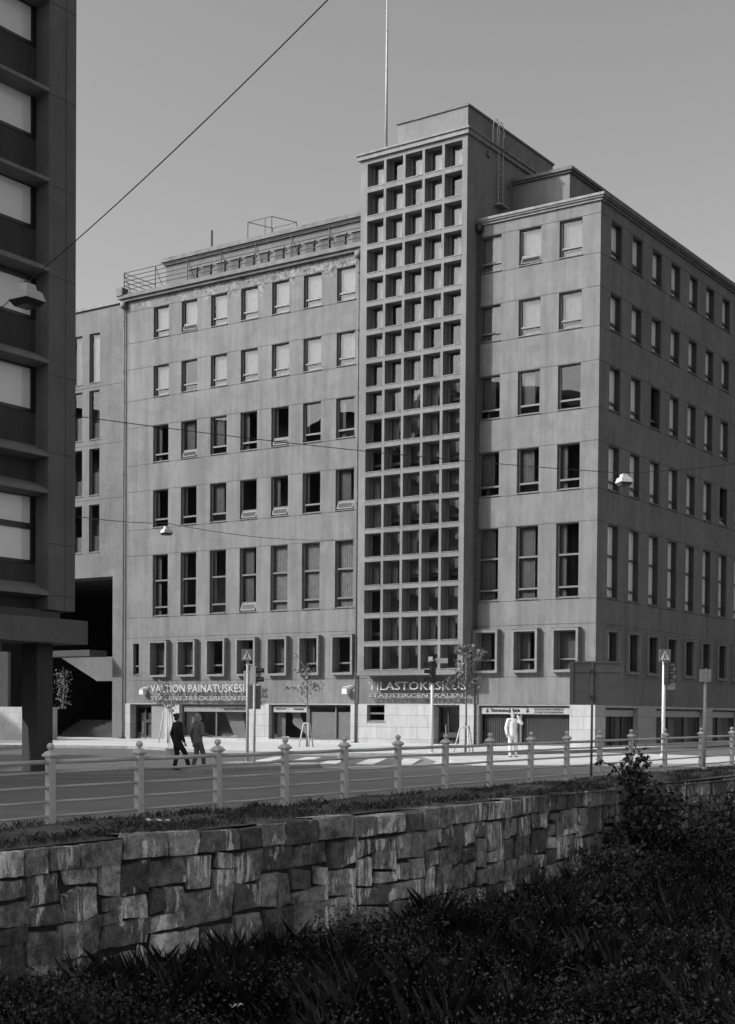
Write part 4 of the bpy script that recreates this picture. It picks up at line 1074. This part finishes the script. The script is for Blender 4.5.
# litter
def litter(label, x, y, z, L, wd, rz):
    m_ = MB(); n = 7
    for i in range(n):
        t0, t1 = i/n, (i+1)/n
        def P(t, s_): return ((t-.5)*L, s_*wd*(.5+.3*math.sin(t*9+s_)), .03+.05*abs(math.sin(t*7+s_*1.3)))
        m_.quad(P(t0, -1), P(t1, -1), P(t1, 1), P(t0, 1)); m_.quad(*[(q[0], q[1], q[2]-.006) for q in (P(t0, 1), P(t1, 1), P(t1, -1), P(t0, -1))])
    o = m_.build('litter', M['litter'], None, True, (x, y, z), rz); tag(o, label, 'litter')
x, y = -3.12, 21.1
litter('crumpled white paper strip lying on the verge grass near the wall coping', x, y, gz(x, y)+.1, .4, .06, -.35)
for (x, y), lab in (((-1.55, 16.9), 'small white scrap caught in the weeds at the wall foot'), ((3.75, 18.6), 'torn pale scrap lying in the weeds at the lower right')):
    litter(lab, x, y, dz(x, y)+.4, .16, .06, .4)

# ------------------------------------------------------------------ saplings and stakes
def sapling(label, x, y, h, cw, nl, seed, bare, lean=0.):
    rr_ = random.Random(seed); t = thing('sapling_tree', label, 'tree', (x, y, gz(x, y)+.1), 0, 'saplings planted along the pavement')
    m_ = MB(); top = Vector((lean, 0, h*.93)); m_.tube([(0, 0, -.1), (.02, 0, h*.3), (lean*.5, .02, h*.6), tuple(top)], [.05, .042, .028, .008], 8)
    pts = []
    for k in range(15):
        z0 = h*rr_.uniform(.42, .86); a = rr_.uniform(0, 6.28); L = cw*rr_.uniform(.5, 1.05)*(1.1-.6*(z0/h-.4))
        p0 = Vector((lean*z0/h, 0, z0)); p1 = p0+Vector((math.cos(a)*L*.5, math.sin(a)*L*.5, L*.42)); p2 = p0+Vector((math.cos(a)*L, math.sin(a)*L, L*rr_.uniform(.5, 1.0)))
        m_.tube([p0, p1, p2], [.013, .009, .004], 5)
        for q in range(3):
            e = p1.lerp(p2, rr_.random()); e2 = e+Vector((rr_.uniform(-.2, .2), rr_.uniform(-.2, .2), rr_.uniform(-.05, .22))); m_.tube([e, e2], [.005, .003], 4)
            for i in range(nl):
                u_ = e.lerp(e2, rr_.random()); pts.append((u_.x+rr_.gauss(0, .06), u_.y+rr_.gauss(0, .06), u_.z+rr_.gauss(0, .06)))
    m_.build('trunk', M['bark'], t, True)
    leaves('crown', M['leaf'], pts, (.09, .18), t, .3, (.45, 1.9), aspect=.75)
sapling('nearly bare young tree in front of the left entrance', -10.28, 72.9, 3.35, .62, 3, 3, True)
sapling('sparse young tree before the middle shop window with the draped cloth', -2.82, 65.9, 4.2, .95, 4, 5, True)
sapling('leafiest young tree by the tower entrance, tallest of the saplings', 4.0, 57.9, 4.6, .95, 10, 9, False)
def stakes(label, x, y, h, w_):
    t = thing('tree_guard', label, 'tree guard', (x, y, gz(x, y)+.1), .3, 'wooden guards around the saplings')
    top = []
    for k in range(3):
        a = k*2.094+.5; b = (math.cos(a)*w_, math.sin(a)*w_, -.05); c_ = (math.cos(a)*w_*.42, math.sin(a)*w_*.42, h); top.append(c_)
        m_ = MB(); m_.tube([b, c_], .032, 6); m_.build('stake', M['wood'], t, True)
    m_ = MB()
    for k in range(3): m_.tube([top[k], top[(k+1) % 3]], .026, 6)
    m_.build('crossbar', M['wood'], t, True)
stakes('pale timber tripod round the bare sapling at the left entrance', -10.28, 72.9, 1.7, .52)
stakes('pale timber tripod round the sapling before the middle shop window', -2.82, 65.9, 1.1, .4)
stakes('pale timber tripod round the leafy sapling near the tower entrance', 4.0, 57.9, 1.05, .5)

# ------------------------------------------------------------------ signals, signs
def head(par, x, y, z, face, n=3, back=False, mat='black'):
    """signal head: box with n hooded lenses, facing angle 'face' (0 = +x)"""
    h = .3*n; m_ = MB(); m_.box(-.1, .1, -.14, .14, -h/2, h/2)
    if back: m_.box(-.13, -.105, -.21, .21, -h/2-.08, h/2+.08)
    o = m_.build('signal_head', M['signback'] if back else M[mat], par, loc=(x, y, z), rotz=face, bevel=.015)
    for k in range(n):
        zz = h/2-.15-.3*k; l = MB(); l.tube([(.1, 0, zz), (.115, 0, zz)], .1, 12); l.build('lens', M['lens'], o)
        v = MB(); pr = None
        for t in np.linspace(-.5, math.pi+.5, 10):
            c_ = ((.1, .115*math.cos(t), zz+.115*math.sin(t)), (.32, .115*math.cos(t), zz+.10*math.sin(t)))
            if pr: v.quad(pr[0], cpt[1] if False else pr[1], c_[1], c_[0])
            pr = c_
        v.build('visor', M['black'], o)
    return o
def pole(par, z1, r_=.055, mat='steel', x=0, y=0):
    m_ = MB(); m_.tube([(x, y, -.2), (x, y, z1)], r_, 12); m_.tube([(x, y, -.05), (x, y, .12)], r_*1.6, 12); return m_.build('pole', M[mat], par, True)
def plate(par, x, y, z, w_, h, rz, symbol, mat='signgrey', d=.025):
    m_ = MB(); m_.box(-w_/2, w_/2, -d, d, -h/2, h/2); o = m_.build('sign_plate', M[mat], par, loc=(x, y, z), rotz=rz, bevel=.01)
    if symbol:
        s = MB(); k = h/2; yy = -d-.006
        s.prism([(-.78*k, yy, -.72*k), (.78*k, yy, -.72*k), (0, yy, .78*k)], (0, .004, 0)); s.build('white_triangle', M['white'], o)
        s = MB(); yy = -d-.012
        s.tube([(0, yy, .33*k), (0, yy+.004, .33*k)], .1*k, 10); s.prism([(-.1*k, yy, .22*k), (-.12*k, yy, -.1*k), (.1*k, yy, -.1*k), (.1*k, yy, .22*k)], (0, .004, 0))
        s.prism([(-.1*k, yy, -.1*k), (-.32*k, yy, -.6*k), (-.18*k, yy, -.6*k), (0, yy, -.2*k)], (0, .004, 0)); s.prism([(.1*k, yy, -.1*k), (.3*k, yy, -.6*k), (.17*k, yy, -.6*k), (-.03*k, yy, -.2*k)], (0, .004, 0))
        s.build('walker_symbol', M['ink'], o)
    return o
t = thing('traffic_signal', 'signal post with a crossing sign on top, on the traffic island', 'traffic light', (-3.98, 46.9, gz(-4, 47)))
pole(t, 3.55, .05); plate(t, -.02, -.08, 3.62, .37, .39, 0, True, 'signblue'); head(t, .2, .05, 2.95, -.15, 2, False, 'signgrey'); head(t, .0, .2, 2.8, math.pi/2, 2, False, 'signgrey')
t = thing('traffic_signal', 'slim signal post with a dark backing board in front of the crossing-sign post', 'traffic light', (-3.66, 45.7, gz(-4, 46)))
pole(t, 2.65, .045); head(t, -.02, .16, 2.22, math.pi/2+.1, 2, True)
t = thing('traffic_signal', 'white signal post with a dark three-lens head before the tower entrance', 'traffic light', (2.6, 57.4, gz(2.6, 57.4)))
pole(t, 3.85, .06, 'white'); head(t, 0, -.16, 3.35, math.pi+.25, 3); m_ = MB(); m_.box(-.16, .0, -.08, .08, 3.78, 3.98); m_.build('sunlit_head_part', M['white'], t); m_ = MB(); m_.box(.1, .62, -.02, .02, 3.72, 3.92); m_.build('bracket_sign', M['signgrey'], t)  # white box paints the sunlit left part of the signal head
t = thing('traffic_signal', 'white signal post topped by a crossing sign beside the shaded street front', 'traffic light', (11.58, 55.5, gz(11.6, 55.5)))
pole(t, 4.0, .07, 'white'); plate(t, -.0, -.1, 3.97, .47, .47, .1, True, 'signblue'); head(t, .08, -.17, 3.27, -.35, 3); head(t, .3, .12, 3.1, 1.2, 3, False, 'signgrey')
t = thing('road_sign', 'small grey sign turned away on a thin post by the railing at the right', 'sign', (10.13, 42.6, gz(10, 42.6)))
pole(t, 2.75, .045); m_ = MB(); m_.box(-.16, .16, -.07, .07, 2.68, 3.05); m_.build('sign_box', M['signgrey'], t, loc=None, bevel=.01); m_ = MB(); m_.box(-.03, .03, -.1, -.07, 2.66, 3.08); m_.build('clamp', M['steel'], t)
t = thing('direction_board', 'large blank back of a dark grey direction board on a post at the railing', 'sign board', (5.75, 36.36, gz(5.7, 36.4)), -.12)
pole(t, 3.05, .032, 'signback')
m_ = MB(); m_.box(-.54, .74, .06, .1, 1.98, 3.05); m_.build('board', M['signback'], t)
m_ = MB(); m_.box(-.57, -.48, .0, .14, 1.97, 3.07); m_.box(.715, .76, .03, .13, 1.97, 3.07); m_.box(-.48, .715, .03, .13, 3.02, 3.075); m_.box(-.48, .715, .03, .13, 1.965, 2.01); m_.box(-.48, .715, .036, .06, 2.79, 2.83)
m_.build('board_frame', M['signback'], t); [ (lambda q: (q.box(-.06, .06, -.04, .035, zz, zz+.1), q.build('clamp', M['darkmetal'], t)))(MB()) for zz in (2.1, 2.76)]

# ------------------------------------------------------------------ wires and hanging lamps
def wire(label, pts, r_):
    m_ = MB(); out = []
    for a, b in zip(pts[:-1], pts[1:]):
        a, b = Vector(a), Vector(b); sag = (b-a).length*.008
        for k in range(10): q = a.lerp(b, k/10); out.append((q.x, q.y, q.z-sag*4*(k/10)*(1-k/10)))
    out.append(pts[-1]); m_.tube(out, r_, 5); tag(m_.build('overhead_wire', M['wire'], None, True), label, 'wire')
def lamp(label, x, y, z, s, rz, light=False):
    t = thing('hanging_street_lamp', label, 'street lamp', (x, y, z), rz, 'street lamps slung from the wires')
    def fr(m_, a, b, z0, z1): m_.hexa([(i*q*s, j*q*s, zz*s) for q, zz in ((a, z0), (b, z1)) for j in (-1, 1) for i in (-1, 1)])
    m_ = MB(); fr(m_, .5, .4, 0, .34); fr(m_, .4, .33, .341, .38); m_.build('housing', M['white'] if light else M['lampgrey'], t, bevel=.01)
    m_ = MB(); fr(m_, .27, .22, .381, .62); m_.build('gear_box', M['white'] if light else M['lampgrey'], t, bevel=.01)
    m_ = MB(); fr(m_, .34, .49, -.22, -.002); m_.build('lens', M['lampglass'], t, bevel=.01)
    m_ = MB(); m_.tube([(0, 0, .62*s), (0, 0, .74*s)], .025*s+.01, 8); m_.box(-.1*s, .1*s, -.02, .02, .7*s, .74*s); m_.build('hanger', M['darkmetal'], t)
lz1 = 10.52
wire('thick wire rising steeply across the sky, carrying the nearest hanging lamp', [(-11.57, 37.8, 10.95), (-7.23, 30, lz1+.33), (-.45, 18, 10.9), (9.5, -.2, 11.2)], .01)
lamp('grey box-shaped lamp hanging on its wire before the dark office block', -7.23, 30, lz1-.06, .56, .98)
wire('long thin wire sagging across the office front to the lamp by its shaded side', [(-8.8, 41.9, 10.57), (9.26, 52, 10.75), (14.4, 56, 11.85), (34, 71, 15)], .013)
lamp('pale lamp hanging in front of the shaded side of the office block', 9.3, 52, 10.4, .5, .3, True)
wire('thin low wire from the dark block to a hook on the office plaster', [(-8.8, 41.9, 7.64), (-7.1, 49.8, 8.5), (-1.83, 75.75, 11.18)], .012)
lamp('small bright lamp hanging before the second window column of the office block', -7.1, 49.8, 8.15, .36, .6, True)

# ------------------------------------------------------------------ people
_sph = None
def skin(name, J, E_, mat, parent, vox=.011, seg=6):
    """one continuous surface grown round a skeleton: overlapping ellipsoids fused by a voxel remesh"""
    V = []; F = []
    nu, nv = 10, 7
    def ell(c, r):
        b = len(V)
        V.append((c[0], c[1], c[2]-r[2]))
        for i in range(1, nv):
            t = math.pi*i/nv
            for k in range(nu): a = 2*math.pi*k/nu; V.append((c[0]+r[0]*math.sin(t)*math.cos(a), c[1]+r[1]*math.sin(t)*math.sin(a), c[2]-r[2]*math.cos(t)))
        V.append((c[0], c[1], c[2]+r[2])); e = len(V)-1
        for k in range(nu):
            F.append((b, b+1+(k+1) % nu, b+1+k)); F.append((e, e-nu+k, e-nu+(k+1) % nu))
        for i in range(nv-2):
            for k in range(nu): F.append((b+1+i*nu+k, b+1+i*nu+(k+1) % nu, b+1+(i+1)*nu+(k+1) % nu, b+1+(i+1)*nu+k))
    R3 = lambda r: (r[0], r[1], (r[0]+r[1])/2*.8) if isinstance(r, tuple) else (r, r, r)
    for a, b in E_:
        pa, pb = Vector(J[a][0]), Vector(J[b][0]); ra, rb = Vector(R3(J[a][1])), Vector(R3(J[b][1]))
        n = max(2, int((pb-pa).length/(min(min(ra), min(rb))*.35)))
        for k in range(n+1): ell(pa.lerp(pb, k/n), ra.lerp(rb, k/n))
    me = bpy.data.meshes.new(name); me.from_pydata(V, [], F); me.update()
    o = bpy.data.objects.new(name, me); COL.objects.link(o)
    md = o.modifiers.new('remesh', 'REMESH'); md.mode = 'VOXEL'; md.voxel_size = vox; md.use_smooth_shade = True
    sm = o.modifiers.new('smooth', 'SMOOTH'); sm.factor = .5; sm.iterations = 4 if vox > .008 else 2
    dg = bpy.context.evaluated_depsgraph_get(); dg.update()
    me2 = bpy.data.meshes.new_from_object(o.evaluated_get(dg)); me2.name = name; me2.materials.clear(); me2.materials.append(mat)
    me2.polygons.foreach_set('use_smooth', [True]*len(me2.polygons))
    bpy.data.objects.remove(o); return put(name, me2, parent)
def person(label, x, y, z, rz, H, P, mats, hair='short', long_coat=False):
    t = thing('person', label, 'person', (x, y, z), rz); k = H/1.72
    g = lambda p: tuple(c_*k for c_ in p)
    base = dict(hipL=(-.09, 0, .9), hipR=(.09, 0, .9), kneeL=(-.1, .03, .5), kneeR=(.1, .03, .5), ankL=(-.1, 0, .09), ankR=(.1, 0, .09),
                shL=(-.18, 0, 1.41), shR=(.18, 0, 1.41), elL=(-.25, -.03, 1.13), elR=(.25, -.03, 1.13), wrL=(-.24, .09, .9), wrR=(.24, .09, .9))
    base.update(P)
    b = {n: Vector(g(p)) for n, p in base.items()}
    J = {'pelvis': (g((0, 0, .94)), .085*k), 'waist': (g((0, 0, 1.1)), .08*k), 'chest': (g((0, 0, 1.3)), .09*k), 'collar': (g((0, 0, 1.42)), .06*k),
         'neck': (g((0, .01, 1.5)), .05*k), 'jaw': (g((0, .025, 1.56)), (.062*k, .07*k)), 'skull': (g((0, .01, 1.64)), (.076*k, .09*k)), 'crown': (g((0, 0, 1.7)), (.05*k, .06*k)), 'nose': (g((0, .115, 1.585)), .012*k)}
    E_ = [('pelvis', 'waist'), ('waist', 'chest'), ('chest', 'collar'), ('collar', 'neck'), ('neck', 'jaw'), ('jaw', 'skull'), ('skull', 'crown'), ('jaw', 'nose')]
    for s in 'LR':
        hd = (b['wr'+s]-b['el'+s]).normalized(); palm = b['wr'+s]+hd*.07*k
        toe = b['ank'+s]+Vector((0, .15*k, -.055*k))
        for n, r_ in (('hip', .065), ('knee', .05), ('ank', .042), ('sh', .06), ('el', .042), ('wr', .03)): J[n+s] = (tuple(b[n+s]), r_*k)
        J['toe'+s] = (tuple(toe), .035*k); J['palm'+s] = (tuple(palm), (.032*k, .02*k))
        E_ += [('pelvis', 'hip'+s), ('hip'+s, 'knee'+s), ('knee'+s, 'ank'+s), ('ank'+s, 'toe'+s), ('collar', 'sh'+s), ('sh'+s, 'el'+s), ('el'+s, 'wr'+s), ('wr'+s, 'palm'+s)]
        sd = hd.orthogonal().normalized(); cu = hd.cross(sd)
        for f in range(5):
            o_ = sd*(f-1.5)*.017*k if f < 4 else sd*-.03*k; L = (.075, .085, .08, .062, .05)[f]*k
            a = palm+o_+hd*.03*k if f < 4 else palm-hd*.02*k+o_; c_ = a+hd*L*.5+cu*.012*k+(o_*.2); e = c_+hd*L*.45+cu*.03*k
            J['f%d%s1' % (f, s)] = (tuple(a), .011*k); J['f%d%s2' % (f, s)] = (tuple(c_), .009*k); J['f%d%s3' % (f, s)] = (tuple(e), .0075*k)
            E_ += [('palm'+s, 'f%d%s1' % (f, s)), ('f%d%s1' % (f, s), 'f%d%s2' % (f, s)), ('f%d%s2' % (f, s), 'f%d%s3' % (f, s))]
    skin('body', J, E_, M['skin'], t, .006)
    # jacket
    hem = .72 if long_coat else .86
    JJ = {'chest': (g((0, 0, 1.3)), (.18*k, .125*k)), 'collar': (g((0, 0, 1.42)), (.12*k, .085*k)), 'nk': (g((0, .0, 1.47)), (.07*k, .07*k)), 'waist': (g((0, 0, 1.1)), (.165*k, .12*k)), 'hem': (g((0, 0, hem)), (.18*k, .135*k))}
    EE = [('chest', 'collar'), ('collar', 'nk'), ('chest', 'waist'), ('waist', 'hem')]
    for s in 'LR':
        JJ['sh'+s] = (tuple(b['sh'+s]), .085*k); JJ['el'+s] = (tuple(b['el'+s]), .068*k); JJ['wr'+s] = (tuple(b['el'+s].lerp(b['wr'+s], .93)), .05*k); EE += [('collar', 'sh'+s), ('sh'+s, 'el'+s), ('el'+s, 'wr'+s)]
    skin('jacket', JJ, EE, M[mats[0]], t)
    TT = {'pelvis': (g((0, 0, .95)), (.155*k, .12*k))}; ET = []
    for s in 'LR':
        TT['hip'+s] = (tuple(b['hip'+s]-Vector((0, 0, .06*k))), .105*k); TT['knee'+s] = (tuple(b['knee'+s]), .078*k); TT['ank'+s] = (tuple(b['ank'+s]+Vector((0, 0, .02))), .066*k)
        ET += [('pelvis', 'hip'+s), ('hip'+s, 'knee'+s), ('knee'+s, 'ank'+s)]
        SS = {'heel': (tuple(b['ank'+s]+Vector((0, -.03*k, -.05*k))), (.045*k, .04*k)), 'ball': (tuple(b['ank'+s]+Vector((0, .1*k, -.06*k))), (.048*k, .032*k)), 'tip': (tuple(b['ank'+s]+Vector((0, .17*k, -.065*k))), (.04*k, .024*k))}
        skin('shoe', SS, [('heel', 'ball'), ('ball', 'tip')], M[mats[3]], t)
    skin('trousers', TT, ET, M[mats[1]], t)
    HH = {'a': (g((0, -.02, 1.655)), (.086*k, .1*k)), 'b': (g((0, -.02, 1.715)), (.06*k, .07*k)), 'c': (g((0, -.06, 1.57)), (.07*k, .055*k))}
    EH = [('a', 'b'), ('a', 'c')]
    if hair == 'bun': HH['d'] = (g((0, -.12, 1.7)), .045*k); EH.append(('a', 'd'))
    if hair == 'full': HH['a'] = (g((0, -.02, 1.65)), (.105*k, .115*k)); HH['c'] = (g((0, -.06, 1.53)), (.1*k, .07*k))
    skin('hair', HH, EH, M[mats[2]], t)
    for s in (-1, 1):
        m_ = MB(); m_.lathe([(.002*k, -.01*k), (.01*k, 0), (.002*k, .01*k)], 8, (s*.03*k, .092*k, 1.625*k)); m_.build('eye', M['dhair'], t, True)
    return t
x, y = -5.7, 42.5
person('person in a long black coat walking away with a pale bag', x, y, gz(x, y), -.95, 1.67,
       dict(kneeL=(-.09, .03, .5), ankL=(-.09, -.05, .09), kneeR=(.1, .2, .54), ankR=(.1, .34, .1), elR=(.27, -.02, 1.12), wrR=(.24, .1, .88), elL=(-.27, -.06, 1.12), wrL=(-.27, .02, .85)), ('coat', 'coat', 'dhair', 'shoe'), 'bun', True)
bg_ = thing('shopping_bag', 'pale bag hanging from the left hand of the black-coated walker', 'bag', (-5.96, 42.7, gz(x, y)+.5), -.95)
m_ = MB(); m_.hexa([(-.05, -.12, -.13), (.05, -.12, -.13), (-.05, .12, -.13), (.05, .12, -.13), (-.03, -.14, .14), (.03, -.14, .14), (-.03, .14, .14), (.03, .14, .14)]); m_.build('pouch', M['bag'], bg_, bevel=.01)
m_ = MB(); m_.tube([(0, -.08, .13), (0, -.03, .27), (0, .03, .27), (0, .08, .13)], .008, 5); m_.build('handle', M['bag'], bg_)
x, y = -5.11, 42.7
person('fair-haired person in a grey denim jacket walking beside the black coat', x, y, gz(x, y), -.9, 1.67,
       dict(kneeL=(-.08, .0, .5), ankL=(-.08, -.12, .12), kneeR=(.09, .13, .52), ankR=(.09, .16, .09), elR=(.27, .0, 1.12), wrR=(.2, .24, 1.08), elL=(-.27, -.07, 1.12), wrL=(-.27, -.02, .86)), ('denim', 'jeans', 'blond', 'shoe'), 'full')
x, y = 5.63, 55.0
person('person dressed all in white standing in the sun with one hand raised to the head', x, y, gz(x, y), math.pi+.25, 1.74,
       dict(kneeL=(-.12, .02, .5), ankL=(-.14, 0, .09), kneeR=(.1, .02, .5), ankR=(.1, .02, .09), elL=(-.33, .1, 1.3), wrL=(-.15, .14, 1.58), elR=(.26, -.02, 1.12), wrR=(.26, .06, .88)), ('whitecloth', 'whitecloth', 'blond', 'shoe'), 'short')
